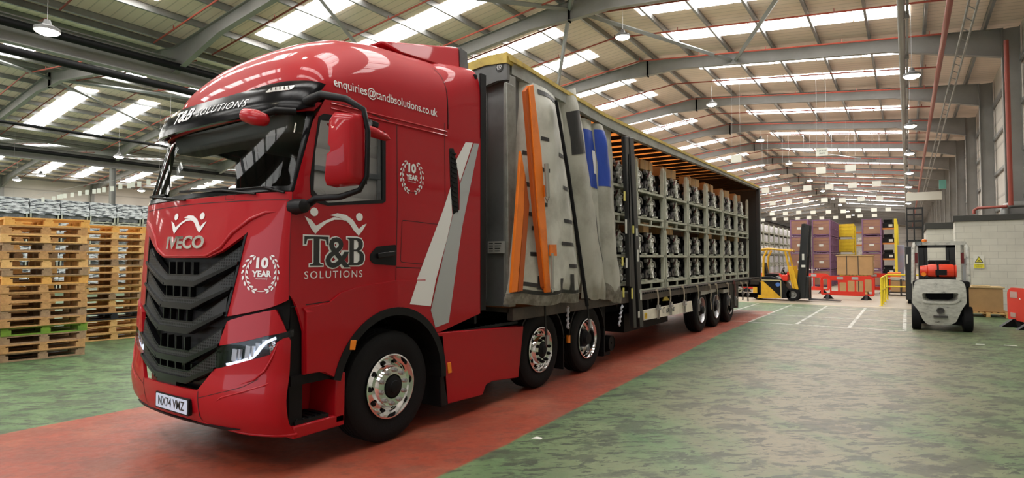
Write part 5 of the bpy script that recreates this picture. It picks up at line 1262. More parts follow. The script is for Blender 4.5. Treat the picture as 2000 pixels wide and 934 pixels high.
m_ = MB(); m_.tube([(-.1,-.17,.30),(-.09,-.1,.36),(-.1,-.05,.42)], .012, 6).box(-.11,-.09,.10,.14,.14,.2); m_.build('maroon_hose', mat('maroon', (.10,.015,.02), .5), eng, world=False)
bx = thing('cardboard_box', '', 'box', (0, 0, 0))
MB().box(-.25, 0, -.19, .19, 0, .19).build('carton', CARD, bx, world=False, bevel=.004)
MB().box(-.251, .0015, -.02, .02, .001, .1915).build('parcel_tape', mat('parcel_tape', (.33,.20,.10), .35), bx, world=False)
bpy.context.view_layer.update()
used_ = [False, False, False]
def put(proto, idx, loc, rz, label, group):
    if not used_[idx]:
        used_[idx] = True; proto.location = loc; proto.rotation_euler = (0, 0, rz); proto['label'] = label; proto['group'] = group; kids(proto); return proto
    return dup(proto, loc, rz, label, group)
SX = -4.16; SYP = 1.545; SY0 = 10.20
rows_ = {-1: 'behind the black posts', 0: 'first trailer column', 1: 'second trailer column', 2: 'third trailer column', 3: 'fourth trailer column', 4: 'fifth trailer column', 5: 'rearmost trailer column'}
def protolabels():
    pass
for c in range(-1, 6):
    for lv in (0, 1):
        z0 = 1.135+lv*1.245; y0 = SY0+c*SYP
        if c == -1 and lv == 0 and False: continue
        put(st0, 0, (SX, y0, z0), 0, 'pale grey-green steel stillage, %s of two, %s' % (('lower', 'upper')[lv], rows_[c]), 'stillages on the trailer')
        for sh, sz in enumerate((.18, .69)):
            for e in (0, 1):
                put(eng, 1, (SX, y0+.27+e*.68, z0+sz), 0, 'engine with silver cover, %s on %s shelf of %s stillage, %s' % (('left', 'right')[e], ('lower', 'upper')[sh], ('lower', 'upper')[lv], rows_[c]), 'engines in the trailer stillages')
for k, (c, lv, off, dz, rz, tw) in enumerate([(0,1,.25,0,.15,0),(0,1,.68,0,-.1,0),(0,1,1.02,0,.2,0),(1,1,.25,0,.1,0),(1,1,.68,0,-.2,0),(2,1,.5,0,.2,0),(2,1,.9,0,-.2,0),(3,1,.3,0,0,0),(3,1,.8,0,.1,0),(4,1,.35,0,.2,0),(4,1,.8,0,-.1,0),(5,1,.3,0,.1,0),(5,1,.85,0,.2,0),(0,0,.72,0,.1,0),(1,0,.3,0,-.1,0),(1,0,.65,0,.15,0),(3,0,.6,0,.1,0),(4,0,.5,0,0,0),(5,0,.5,0,.1,0)]):
    nth = sum(1 for q in [(0,1),(0,1),(0,1),(1,1),(1,1),(2,1),(2,1),(3,1),(3,1),(4,1),(4,1),(5,1),(5,1),(0,0),(1,0),(1,0),(3,0),(4,0),(5,0)][:k] if q == (c, lv))
    y = SY0+c*SYP+off; z = 1.135+lv*1.245+.69+.442
    b_ = put(bx, 2, (SX-.10, y, z), rz, 'small cardboard box on the %s stillage engines, %s box, %s' % (('lower', 'upper')[lv], CNT[nth], rows_[c]), 'cardboard boxes on the engines')
# ================================================================== PALLET STACKS (LEFT)
def woodmat(name, c1, c2): return mat(name, c1, .75, col2=c2, nscale=3, stretch=(1, 6, 6))
WOODS = [woodmat('pallet_wood_fresh', (.78,.50,.20), (.60,.36,.13)), woodmat('pallet_wood_brown', (.55,.32,.13), (.36,.20,.08)), woodmat('pallet_wood_grey', (.38,.26,.15), (.22,.15,.09)), woodmat('pallet_wood_orange', (.78,.43,.11), (.62,.32,.08)),
         mat('pallet_green', (.18,.32,.03), .7, col2=(.10,.20,.03), nscale=5), mat('pallet_black_plastic', (.02,.022,.03), .5)]
def pallet_proto(wm, L=1.2, W=1.0):
    """local x: width W (0..W), y: length L (0..L)"""
    t = thing('pallet', '', 'pallet', (0, 0, 0))
    m_ = MB()
    for k in range(7): x = (W-.10)*k/6; m_.box(x, x+.10, 0, L, .122, .144)
    for y in (0, L/2-.05, L-.10): m_.box(0, W, y, y+.10, .10, .122)
    m_.build('top_deck', wm, t, world=False)
    for x in (0, W/2-.05, W-.10):
        m_ = MB(); m_.box(x, x+.10, 0, L, 0, .022).build('bottom_board', wm, t, world=False)
        for y in (0, L/2-.07, L-.14):
            MB().box(x+.003, x+.097, y+.003, y+.137, .022, .10).build('block', wm, t, world=False)
    kids(t); return t
PP = [pallet_proto(w_) for w_ in WOODS]; pused = [False]*6
def put_pallet(i, loc, rz, label, group):
    if not pused[i]:
        pused[i] = True; t = PP[i]; t.location = loc; t.rotation_euler = (0, 0, rz); t['label'] = label; t['group'] = group; return t
    return dup(PP[i], loc, rz, label, group)
WN = ['fresh pale wood', 'brown wood', 'weathered grey wood', 'orange-toned wood', 'green painted wood', 'black plastic']
def stack(x, y, rz, kinds, where, group):
    dirv = Vector((math.cos(rz), math.sin(rz))); n = len(kinds); cnt = {}
    for k, i in enumerate(kinds):
        jx, jy = random.uniform(-.02, .02), random.uniform(-.03, .03); jr = random.uniform(-.015, .015)
        put_pallet(i, (x+jx, y+jy, k*.1445), rz+jr, '%s pallet, %s from floor, %s' % (WN[i], ORD[k], where), group)
random.seed(3)
stack(-13.52, 3.22, -.10, [2,1,2,4,1,2,1,1,1,3,2,0,1,2,0,1,3][:17], 'stack with the green pallet', 'pallets stacked on the left')
stack(-13.35, 1.72, -.06, [0,0,1,0,0,0,1][:7], 'low stack at the left edge', 'pallets stacked on the left')
stack(-13.30, 4.72, .02, [1,2,1,0,1,3,1,1,2,1,0,1,2,1,3,0][:0], '', '')
stack(-15.2, 4.95, -.12, [0,0,0,5,1,0,2,0,1,1,0,2,1,0,1,0,3], 'stack beside the lorry bumper', 'pallets stacked on the left')
stack(-14.95, 3.2, -.1, [1,2,1,2,1,1,0,1,3,2,0,1,2,0,1,0,3], 'stack hidden between the tall ones', 'pallets stacked on the left')
stack(-14.3, 1.55, -.1, [1,0,1,2,1,1,0,1,3,2,0,1,2,0,1,0,3], 'tall stack at the left edge', 'pallets stacked on the left')
for i in range(6):
    if not pused[i]: 
        for c_ in list(PP[i].children): bpy.data.objects.remove(c_)
        bpy.data.objects.remove(PP[i])
# ---- wrapped crates behind the pallets
WR = mat('wrapped_dark_load', (.06,.065,.07), .6, col2=(.22,.23,.25), nscale=4)
wc = stillage_proto('wrapped_stillage', 1.2, 1.2, 1.16, (.1, .6), STL)
m_ = MB(); m_.box(-1.12, -.06, .08, 1.1, .17, .55).box(-1.05, -.1, .12, 1.08, .66, 1.0); m_.build('wrapped_load', WR, wc, world=False, bevel=.05)
FILMM = mat('stretch_film', (.62,.65,.69), .22, .0, .6, col2=(.07,.08,.095), nscale=2.6, nmix=(.46,.56), stretch=(1,.8,4))
m_ = MB(); vs = []; n_ = 24
def filmp(a, z):
    t = a*4; s_ = int(t) % 4; f_ = t-int(t)
    c4 = [(.02,-.02),(.02,1.22),(-1.22,1.22),(-1.22,-.02)]; p = Vector(c4[s_]).lerp(Vector(c4[(s_+1) % 4]), f_)
    k = .015*math.sin(a*60+z*9)+.015*math.sin(a*90-z*20); return (p.x+k, p.y+k, z+.03*math.sin(a*50)*(z < .5))
for j in range(7):
    for i in range(n_*2): vs.append(filmp(i/(n_*2), .42+j*.128))
NN = n_*2
fs = [(j*NN+i, j*NN+(i+1) % NN, (j+1)*NN+(i+1) % NN, (j+1)*NN+i) for j in range(6) for i in range(NN)]; fs.append(tuple(6*NN+i for i in range(NN)))
m_.add(vs, fs); m_.build('stretch_film', FILMM, wc, world=False, smooth=60, fixn=False)
kids(wc); fw = True
for c in range(10):
    for lv in (3, 2, 1, 0):
        if lv < 3 and (c % 1): continue
        loc = (-36.0, 6.2+c*1.28, lv*1.19); lab = 'film wrapped stillage behind the pallets, %s tier, %s column from the left' % (ORD[lv], CNT[c])
        if fw: fw = False; wc.location = loc; wc['label'] = lab; wc['group'] = 'film wrapped stillages on the left'
        else: dup(wc, loc, 0, lab, 'film wrapped stillages on the left')
# ================================================================== FORK LIFTS
def rtube(m_, pts, r, n=8): return m_.tube([Vector(p) for p in pts], r, n)
# ---- yellow fork lift, side on, facing right
yf_ = thing('yellow_forklift', 'yellow and black electric fork lift parked side on behind the trailer rear', 'fork lift', (-4.6, 26.4, 0))
YY = 26.0; WF = 1.05
def fy(pxs, y=YY): return [(p[0], p[2]) for p in [ony(u, v, y) for u, v in pxs]]
def fprism(pxs, y0, y1, name, material, parent, bevel=.01, r=0):
    poly = fy(pxs)
    if r: poly = rnd(poly, r)
    m_ = MB(); m_.prism(poly, lambda a, b, t: (a, t, b), y0, y1); return m_.build(name, material, parent, bevel=bevel)
body = fprism([(1474,545),(1486,544),(1526,582),(1527,583),(1480,583),(1472,578)], YY, YY+WF, 'body', YEL, yf_, .02)
fprism([(1476,541),(1505,540),(1527,546),(1537,561),(1545,570),(1545,583),(1527,583),(1526,549),(1486,546),(1476,546)], YY-.01, YY+WF+.01, 'black_cowl', BLK, yf_, .02)
fprism([(1488,547),(1525,548),(1526,581)], YY-.004, YY+WF+.004, 'side_panel', BLK, yf_, 0)
m_ = MB(); poly = fy([(1487,546.5),(1524,547),(1526,549),(1526.5,582),(1525,582),(1524.5,549),(1487,548)]); m_.prism(poly, lambda a, b, t: (a, t, b), YY-.02, YY-.006); m_.build('pale_trim_line', mat('cream_trim', (.6,.52,.3), .5), yf_)
P = ony(1519, 556, YY-.02); MB().lathe([(0,.001),(0,.085),(.01,.085)], (P[0], P[1], P[2]), 'y', 20).build('blue_sticker', mat('sticker_blue', (.08,.18,.5), .4), yf_)
fprism([(1470,548),(1480,546),(1482,560),(1480,583),(1470,578)], YY+.02, YY+WF-.02, 'counterweight', YEL, yf_, .04)
# overhead guard: four legs and a roof of bars
m_ = MB()
for y in (YY+.05, YY+WF-.05):
    pr_ = [ony(1490,543,YY), ony(1491,502,YY), ony(1498,489,YY)]; rtube(m_, [(p[0], y, p[2]) for p in pr_], .045)
    pf_ = [ony(1550,566,YY), ony(1533,491,YY)]; rtube(m_, [(p[0], y, p[2]) for p in pf_], .042)
    pt_ = [ony(1474,489,YY), ony(1500,486,YY), ony(1545,490,YY)]; rtube(m_, [(p[0], y, p[2]) for p in pt_], .04)
a_ = ony(1476,487,YY); b_ = ony(1543,488,YY)
for k in range(8): x = a_[0]+(b_[0]-a_[0])*k/7; m_.box(x-.02, x+.02, YY+.05, YY+WF-.05, a_[2]-.03, a_[2]+.02)
m_.build('overhead_guard', YEL, yf_, smooth=50)
m_ = MB(); s0 = ony(1503,540,YY); m_.obox((s0[0], YY+.5, s0[2]+.06), (.5,.5,.12)).obox((s0[0]-.25, YY+.5, s0[2]+.32), (.12,.48,.5), 0, 0, -.15); m_.build('seat', BLK, yf_, bevel=.03)
c_ = Vector(ony(1525,528,YY)); c_.y = YY+.5; m_ = MB(); rtube(m_, [c_+Vector((.05*math.sin(t), .17*math.cos(t), .12*math.sin(t))) for t in [2*PI*k/20 for k in range(21)]], .013); rtube(m_, [c_, c_+Vector((.15,0,-.35))], .03); m_.build('steering_wheel', BLK, yf_, smooth=50)
m_ = MB(); P = ony(1535,535,YY); m_.box(P[0]-.2, P[0]+.05, YY+.1, YY+WF-.1, P[2]-.3, P[2]-.05).box(P[0]+.0, P[0]+.12, YY+.25, YY+.6, P[2]-.05, P[2]+.08); m_.build('red_console', BARR, yf_, bevel=.02)
m_ = MB()
for y in (YY+.05, YY+WF-.05): p_ = [ony(1545,520,YY), ony(1556,566,YY)]; m_.beam((p_[0][0], y, p_[0][2]), (p_[1][0], y, p_[1][2]), .06, .14)
m_.build('tilt_guard', YEL, yf_, bevel=.01)
# mast
for nm_, pxs, yo in (('outer_mast', [(1557,583),(1563,583),(1571,438),(1566,437)], .16), ('outer_mast', [(1563,584),(1571,584),(1579,439),(1571,438)], .10), ('inner_mast', [(1553,578),(1556,578),(1567,437),(1564,437)], .22)):
    for y in (YY+yo, YY+WF-yo-.08):
        m_ = MB(); m_.prism(fy(pxs), lambda a, b, t: (a, t, b), y, y+.08); m_.build(nm_, PST, yf_)
m_ = MB(); 
for v in (438, 500, 545): p_ = ony(1570,v,YY); m_.box(p_[0]-.04, p_[0]+.04, YY+.12, YY+WF-.12, p_[2]-.05, p_[2]+.03)
m_.build('mast_cross_members', PST, yf_)
p0 = ony(1568.5,508,YY+.1); m_ = MB(); m_.box(p0[0]-.035, p0[0]+.045, YY+.08, YY+.10, p0[2]-.0, p0[2]+.25); p1 = ony(1568,521,YY); m_.box(p1[0]-.06, p1[0]+.08, YY+.08, YY+.10, p1[2]-.03, p1[2]+.07); m_.build('mast_labels', TAGW, yf_)
fprism([(1568,541),(1579,541),(1578,584),(1570,584)], YY+.14, YY+WF-.14, 'fork_carriage', PST, yf_, .01)
for y in (YY+.24, YY+WF-.36):
    m_ = MB(); pa = ony(1577,545,YY)[0]; m_.box(pa, pa+.04, y, y+.12, .06, 1.0).hexa([(pa,y,.05),(pa+1.15,y,.05),(pa+1.15,y+.12,.05),(pa,y+.12,.05),(pa,y,.10),(pa+1.15,y,.065),(pa+1.15,y+.12,.065),(pa,y+.12,.10)]); m_.build('fork', PST, yf_)
def swheel(cx, cy, r, w_, par, axis='y', name='wheel'):
    m_ = MB(); pr_ = [(-w_/2,r*.55),(-w_/2,r*.92),(-w_*.4,r),(w_*.4,r),(w_/2,r*.92),(w_/2,r*.55)]; m_.lathe(pr_, (cx, cy, r), axis, 28, True); o = m_.build(name, RUB, par, smooth=35)
    m_ = MB(); 
    for s_ in (-1, 1): m_.lathe([(s_*w_*.5,r*.57),(s_*w_*.42,r*.5),(s_*w_*.38,r*.25),(s_*w_*.5,r*.2),(s_*w_*.5,.001)], (cx, cy, r), axis, 20)
    m_.build('hub', mat('hub_grey', (.16,.16,.15), .5), o, smooth=40)
cx = ony(1548.5,578,YY)[0]
swheel(cx, YY+.08, .265, .18, yf_); swheel(cx, YY+WF-.08, .265, .18, yf_); swheel(cx-1.38, YY+.3, .22, .16, yf_); swheel(cx-1.38, YY+WF-.3, .22, .16, yf_)
# ---- white gas fork lift seen from behind
WFM = bpy.data.materials.new('worn_white_paint'); WFM.use_nodes = True; nt = WFM.node_tree; b = nt.nodes['Principled BSDF']
tc = nt.nodes.new('ShaderNodeTexCoord'); n1 = nt.nodes.new('ShaderNodeTexNoise'); mp = nt.nodes.new('ShaderNodeMapping'); mp.inputs['Scale'].default_value = (1,1,2.6)
n1.inputs['Scale'].default_value = 5; n1.inputs['Detail'].default_value = 9; n1.inputs['Roughness'].default_value = .72
r1 = nt.nodes.new('ShaderNodeValToRGB'); e = r1.color_ramp.elements; e[0].position = .34; e[0].color = (.05,.045,.04,1); e[1].position = .395; e[1].color = (.42,.42,.38,1); e2 = e.new(.62); e2.color = (.62,.62,.56,1)
nt.links.new(tc.outputs['Object'], mp.inputs[0]); nt.links.new(mp.outputs[0], n1.inputs[0]); nt.links.new(n1.outputs[0], r1.inputs[0]); nt.links.new(r1.outputs[0], b.inputs['Base Color']); b.inputs['Roughness'].default_value = .55
wf = thing('white_forklift', 'scuffed white gas fork lift seen from behind with a red bottle', 'fork lift', (.66, 18.2, 0))
YW = 17.15
def wp(pxs): return [(p[0], p[2]) for p in [ony(u, v, YW) for u, v in pxs]]
out = wp([(1784,560),(1786,552),(1792,547),(1830,545),(1872,547),(1883,552),(1887,562),(1889,592),(1880,604),(1868,631),(1856,636),(1812,635),(1803,626),(1793,606),(1781,592)])
hole = rnd(wp([(1801,573),(1872,573),(1870,587),(1860,590),(1812,589),(1803,585)]), .04)
def cw(a, b):      # counterweight: bulged plate
    cx_ = .66; q = (a-cx_)/.62; return (a, YW+.10*q*q+.06*((b-.85)/.5)**2, b)
m_ = MB(); patch(m_, ccw(rnd(out, .05)), cw, holes=[hole], step=(.12,.12), off=0, thick=.45); cwt = m_.build('counterweight', WFM, wf, bevel=.02)
m_ = MB(); patch(m_, ccw(rnd(wp([(1797,570),(1876,570),(1875,588),(1863,594),(1810,593),(1799,588)]), .05)), cw, holes=[hole], step=(.12,.12), off=.025, thick=.05); m_.build('grille_lip', WFM, cwt, bevel=.012)
m_ = MB(); m_.box(.1, 1.2, YW+.42, YW+.5, .5, 1.1); m_.build('radiator_void', DARK, wf)
m_ = MB(); P = ony(1837,607,YW+.02); m_.lathe([(0,.001),(-.0,.05),(-.03,.055),(-.03,.075),(.02,.08)], (P[0], YW+.0, P[2]), 'y', 16); m_.box(P[0]-.14, P[0]+.14, YW-.0, YW+.1, P[2]-.17, P[2]-.12); m_.build('tow_pin', mat('greasy_steel', (.07,.065,.06), .5, .4), cwt)
m_ = MB(); m_.box(.16, 1.16, YW+.45, YW+1.9, .35, .95).box(.12, 1.2, YW+.9, YW+1.9, .3, .6); m_.build('body', BLK, wf, bevel=.03)
m_ = MB(); m_.box(.10, 1.22, YW+.35, YW+1.3, 1.05, 1.20); m_.build('engine_hood', BLK, wf, bevel=.03)
m_ = MB()
zt = ony(1840,474,YW+.4)[2]
for sx in (-1, 1):
    xa = .66+sx*.53; rtube(m_, [(xa+sx*.02, YW+.45, 1.12), (xa-sx*.0, YW+.42, zt-.12), (xa-sx*.05, YW+.55, zt)], .042)
    rtube(m_, [(xa+sx*.0, YW+1.95, .7), (xa-sx*.02, YW+1.65, zt-.0)], .04); m_.beam((xa-sx*.05, YW+.5, zt), (xa-sx*.02, YW+1.7, zt), .06, .06)
for k in range(7): y = YW+.5+k*.2; m_.box(.18, 1.14, y-.015, y+.015, zt-.03, zt+.02)
m_.box(.16, 1.16, YW+.44, YW+.50, zt-.06, zt+.03)
m_.build('overhead_guard', WFM, wf, smooth=50)
# gas bottle
RG = mat('gas_bottle_red', (.75,.05,.015), .35)
a_ = ony(1797,529,YW+.3); b_ = ony(1867,529,YW+.3); zc = a_[2]; xc0, xc1 = a_[0], b_[0]
m_ = MB(); r_ = .165; pr_ = [(xc0+.12,.001),(xc0+.12,r_*.6),(xc0+.16,r_*.92),(xc0+.22,r_),(xc1-.10,r_),(xc1-.04,r_*.9),(xc1-.01,r_*.6),(xc1,.001)]
m_.lathe([(a-xc0, r) for a, r in pr_], (xc0, YW+.32, zc), 'x', 28); gb = m_.build('gas_bottle', RG, wf, smooth=40)
m_ = MB(); m_.lathe([(0,.12),(.14,.14),(.14,.12),(0,.10)], (xc0, YW+.32, zc), 'x', 20, True).lathe([(0,.15),(.03,.15),(.03,.12),(0,.12)], (xc1-.02, YW+.32, zc), 'x', 20, True); m_.build('bottle_collar', RG, gb, smooth=40)
m_ = MB(); m_.lathe([(-.02,r_+.008),(.02,r_+.008),(.02,r_-.01),(-.02,r_-.01)], ((xc0+xc1)/2, YW+.32, zc), 'x', 28, True).box((xc0+xc1)/2-.04, (xc0+xc1)/2+.04, YW+.28, YW+.36, zc+r_, zc+r_+.06).box(xc0+.3, xc1-.18, YW+.14, YW+.165, zc-.1, zc+.03).box(xc0+.1, xc1-.05, YW+.2, YW+.5, zc-.22, zc-.15); m_.build('bottle_strap', BLK, gb)
P = ony(1804,532,YW+.15); MB().lathe([(0,.001),(0,.05),(.05,.05)], (P[0], YW+.16, P[2]-.05), 'y', 12).build('gas_valve', AMB, wf)
P = ony(1807,472,YW+.4); MB().lathe([(-.0,.055),(.06,.055),(.075,.02),(.076,.001)], (P[0]-.02, YW+.48, zt+.02), 'z', 16).build('beacon', mat('beacon_orange', (.9,.22,.02), .3), wf, smooth=40)
m_ = MB(); P = ony(1794,475,YW+.4); m_.lathe([(0,.001),(.0,.07),(.05,.06),(.06,.001)], (P[0], YW+.38, P[2]), 'y', 18); m_.build('work_lamp', LENS, wf, smooth=40)
m_ = MB(); m_.lathe([(0.01,.075),(.07,.065),(.08,.001)], (P[0], YW+.38, P[2]), 'y', 18); m_.build('work_lamp_shell', mat('lamp_shell', (.35,.35,.33), .4), wf, smooth=40)
for u in (1789.5, 1879.5):
    P = ony(u, 502, YW+.4); MB().box(P[0]-.03, P[0]+.03, YW+.36, YW+.42, P[2]-.16, P[2]+.10).build('tail_lamp', mat('tail_red', (.12,.01,.01), .3), wf)
# mast beyond
m_ = MB()
for sx in (-1, 1): m_.box(.66+sx*.34-.07, .66+sx*.34+.07, YW+2.35, YW+2.5, .1, zt+.02).box(.66+sx*.24-.04, .66+sx*.24+.04, YW+2.35, YW+2.45, .15, zt)
m_.box(.25, 1.07, YW+2.35, YW+2.45, .5, .62).box(.25, 1.07, YW+2.35, YW+2.45, zt-.1, zt); m_.build('mast', PST, wf)
m_ = MB(); m_.obox((.66, YW+1.2, 1.27), (.48,.5,.14)).obox((.66, YW+1.0, 1.5), (.46,.12,.42), 0, .1); m_.build('seat', BLK, wf, bevel=.03)
for sx in (-1, 1):
    swheel(.66+sx*.50, YW+.42, .30, .19, wf, 'x'); swheel(.66+sx*.48, YW+2.05, .33, .22, wf, 'x')
    MB().box(.66+sx*.30-.1, .66+sx*.30+.1, YW+.35, YW+.6, .15, .5).build('steer_axle', DARK, wf)
for x in (.40, .86): MB().box(x, x+.12, YW+2.5, YW+3.6, .05, .09).build('fork', PST, wf)
MB().box(1.1, 1.16, YW+.5, YW+.56, 1.2, 1.75).build('exhaust_stack', STEEL, wf)
# ---- dark reach truck with a tall mast behind it
rt = thing('reach_truck', 'dark tall masted reach truck standing behind the white fork lift', 'fork lift', (.1, 27.5, 0))
yR = 27.2
def rx(u, v): p = ony(u, v, yR); return p[0], p[2]
a_ = rx(1767,470); b_ = rx(1775,520)
m_ = MB()
for u0, u1 in ((1769,1772),(1783,1786),(1800,1803)):
    x0, z0 = rx(u0,405); x1, _z = rx(u1,405); m_.box(x0, x1, yR, yR+.1, .05, z0)
for v in (407,419,432,445,470): x0, z0 = rx(1769,v); x1, _z = rx(1803,v); m_.box(x0, x1, yR+.02, yR+.06, z0-.05, z0+.02)
m_.build('mast', PST, rt)
x0, z0 = rx(1767,482); x1, z1 = rx(1783,552); m_ = MB(); m_.box(x0, x1, yR-.2, yR+1.2, .15, z0); m_.build('body', PST, rt, bevel=.03)
x2, z2 = rx(1800,500); m_ = MB(); m_.box(x1, x2, yR, yR+1.2, .15, z1+.1); m_.build('chassis', PST, rt, bevel=.03)
x0, z0 = rx(1770,505); m_ = MB(); m_.box(x0, x0+.05, yR-.22, yR-.2, z0-.2, z0+.15); m_.build('white_sticker', TAGW, rt)
x0, z0 = rx(1777,483); x1, z1 = rx(1795,516); m_ = MB(); m_.box(x0, x1, yR-.05, yR-.03, z1, z0); m_.build('cab_window', mat('pale_window', (.45,.45,.43), .2), rt)
swheel(.05, yR+.1, .17, .12, rt, 'x'); swheel(.55, yR+.9, .17, .12, rt, 'x')
# ================================================================== BARRIERS, RAILS, CARTONS
GREYT = mat('reflective_panel', (.42,.42,.42), .5)
def barrier(name, label, loc, rz, L=2.0, H=1.0, solid=False):
    t = thing(name, label, 'barrier', loc, rz, None)
    f_ = lambda a, b: (a, 0, b)
    o = rnd([(0,.16),(L,.16),(L,.86),(L-.04,.93),(L-.14,H),(.14,H),(.04,.93),(0,.86)], .1)
    hs = []
    if solid: hs = [rnd([(.12,.22),(.3,.22),(.3,.3),(.12,.3)], .02)]
    else:
        n = 6; xs = [.07,.29,.56,.84,1.12,1.38,1.70] if L == 2.0 else frange(.06, L-.2, 6)
        w_ = (L-.14)/n
        for k in range(n):
            x = .07+k*w_; zt = .86 if k in (0, n-1) else (.72 if k in (2,) else .80); hs.append(rnd([(x+.03,.24 if k in (0,n-1) else .34),(x+w_-.03,.24 if k in (0,n-1) else .34),(x+w_-.03,zt),(x+.03,zt)], .04))
    m_ = MB(); patch(m_, ccw(o), f_, holes=hs, step=(.5,.5), off=.0, thick=.045); m_.build('barrier_panel', BARR, t, world=False, bevel=.006)
    if not solid:
        for x in (.62, 1.18): MB().box(x*L/2, (x+.24)*L/2, -.012, .0, .84, .96).build('reflective_panel', GREYT, t, world=False)
    else: MB().box(.14, .42, -.012, .0, .74, .90).box(.14,.34,-.012,0,.25,.36).build('reflective_panel', mat('pink_panel', (.55,.35,.30), .5), t, world=False)
    for x in (.28, L-.30):
        m_ = MB(); m_.hexa([(x-.06,-.33,0),(x+.20 if False else x+.06,-.33,0),(x+.06,.33,0),(x-.06,.33,0),(x-.05,-.06,.2),(x+.05,-.06,.2),(x+.05,.06,.2),(x-.05,.06,.2)]); m_.hexa([(x-.22,-.05,0),(x+.22,-.05,0),(x+.22,.05,0),(x-.22,.05,0),(x-.06,-.04,.19),(x+.06,-.04,.19),(x+.06,.04,.19),(x-.06,.04,.19)]); m_.build('barrier_foot', BLK, t, world=False)
    return t
barrier('plastic_barrier', 'red plastic crowd barrier standing in front of the strapped cartons', (-3.15, 28.5, 0), -.01)
barrier('plastic_barrier', 'red plastic barrier behind the yellow fork lift mast, left of the cartons', (-5.2, 32.5, 0), .02)
barrier('plastic_barrier', 'red plastic barrier partly hidden behind the carton pallets, right side', (-2.7, 34.3, 0), .0)
barrier('plastic_barrier', 'red plastic barrier far behind the yellow fork lift cab', (-7.3, 32.2, 0), .03)
barrier('plastic_barrier', 'solid red barrier turned edge on by the block-work wall at the right', (2.13, 19.75, 0), -1.18, L=1.25, solid=True)
tag(MB().tube([(2.33,19.3,.72),(2.62,19.0,.66),(2.9,18.9,.64)], .03, 8).build('barrier_tape', TAGW, smooth=50), 'white and red tape pole running off the solid barrier to the right edge', 'tape')
# yellow hand rail
hr = thing('yellow_handrail', 'yellow tubular guard rail right of the red barriers', 'guard rail', (-.8, 27, 0))
m_ = MB()
pz = [(-.81,25.3),(-.79,26.3),(-.76,27.6),(-.73,29.4)]
for k, (x, y) in enumerate(pz): pm = MB(); pm.tube([(x,y,0),(x,y,1.05)], .035, 8).box(x-.08, x+.08, y-.08, y+.08, 0, .015); pm.build('rail_post', YELS, hr, smooth=50)
m_.tube([(pz[0][0],pz[0][1],1.02),(pz[3][0],pz[3][1],1.05),(.95,29.5,1.05)], .032, 8).tube([(pz[0][0],pz[0][1],.55),(pz[3][0],pz[3][1],.55),(.95,29.5,.55)], .03, 8); m_.build('rail_tubes', YELS, hr, smooth=50)
for x in (.0, .9): MB().tube([(x,29.5,0),(x,29.5,1.05)], .035, 8).build('rail_post', YELS, hr, smooth=50)
# strapped cartons on pallets
def carton(name, label, x0, x1, y0, y1, z0, z1, straps, lid=0):
    t = thing(name, label, 'carton', ((x0+x1)/2, (y0+y1)/2, z0))
    MB().box(x0, x1, y0, y1, z0, z1).build('carton_body', CARD, t, bevel=.008)
    if lid: MB().box(x0-.04, x1+.04, y0-.04, y1+.04, z1+.001, z1+lid).build('carton_lid', mat('lid_board', (.50,.36,.18), .7), t, bevel=.005)
    for s_ in straps:
        x = x0+(x1-x0)*s_; MB().box(x-.015, x+.015, y0-.006, y1+.006, z0+.001, z1+.004+lid).build('strap', INK, t)
    return t
dup(PP[0], (-2.60, 32.45, 0), 0, 'pallet on the floor under the lower strapped carton', 'pallets under the strapped cartons').rotation_euler = (0,0,0)
P = ony(1642,552,32.4)
carton('strapped_carton', 'lower brown strapped carton on its pallet, behind the red barrier', -2.78, -1.42, 32.4, 33.5, .15, .80, (.25,.6))
dup(PP[3], (-2.62, 32.45, .802), 0, 'pallet between the two strapped cartons', 'pallets under the strapped cartons')
carton('strapped_carton', 'upper brown strapped carton with a pale lid, topmost over the red barrier', -2.86, -1.36, 32.38, 33.52, .95, 1.87, (.28,.6), .04)
# bench with a carton on the right
bn = thing('dark_bench', 'low dark bench with a board top right of the yellow rail', 'bench', (.05, 33, 0))
MB().box(-.85, .3, 32.6, 33.6, .78, .82).build('bench_top', mat('bench_board', (.36,.30,.24), .6), bn)
for x in (-.8, -.3, .22):
    for y in (32.65, 33.5): MB().box(x, x+.06, y, y+.06, 0, .78).build('leg', PST, bn)
MB().box(-.84, .29, 32.6, 33.6, .12, .17).build('lower_shelf', PST, bn)
carton('brown_carton', 'brown carton under the dark bench top', -.68, .20, 32.72, 33.4, .175, .70, ())
carton('lidded_carton', 'large brown carton with a flat lid by the block-work wall', 1.50, 2.32, 22.3, 23.3, .15, .86, (), .035)
dup(PP[0], (1.46, 22.2, 0), 0, 'pallet under the lidded carton by the block-work wall', 'pallets under the strapped cartons')
tag(MB().box(1.62,2.05,22.5,22.9,.9,.925).build('loose_board', mat('loose_board', (.55,.42,.22), .7)), 'thin loose board lying on the lidded carton', 'board')
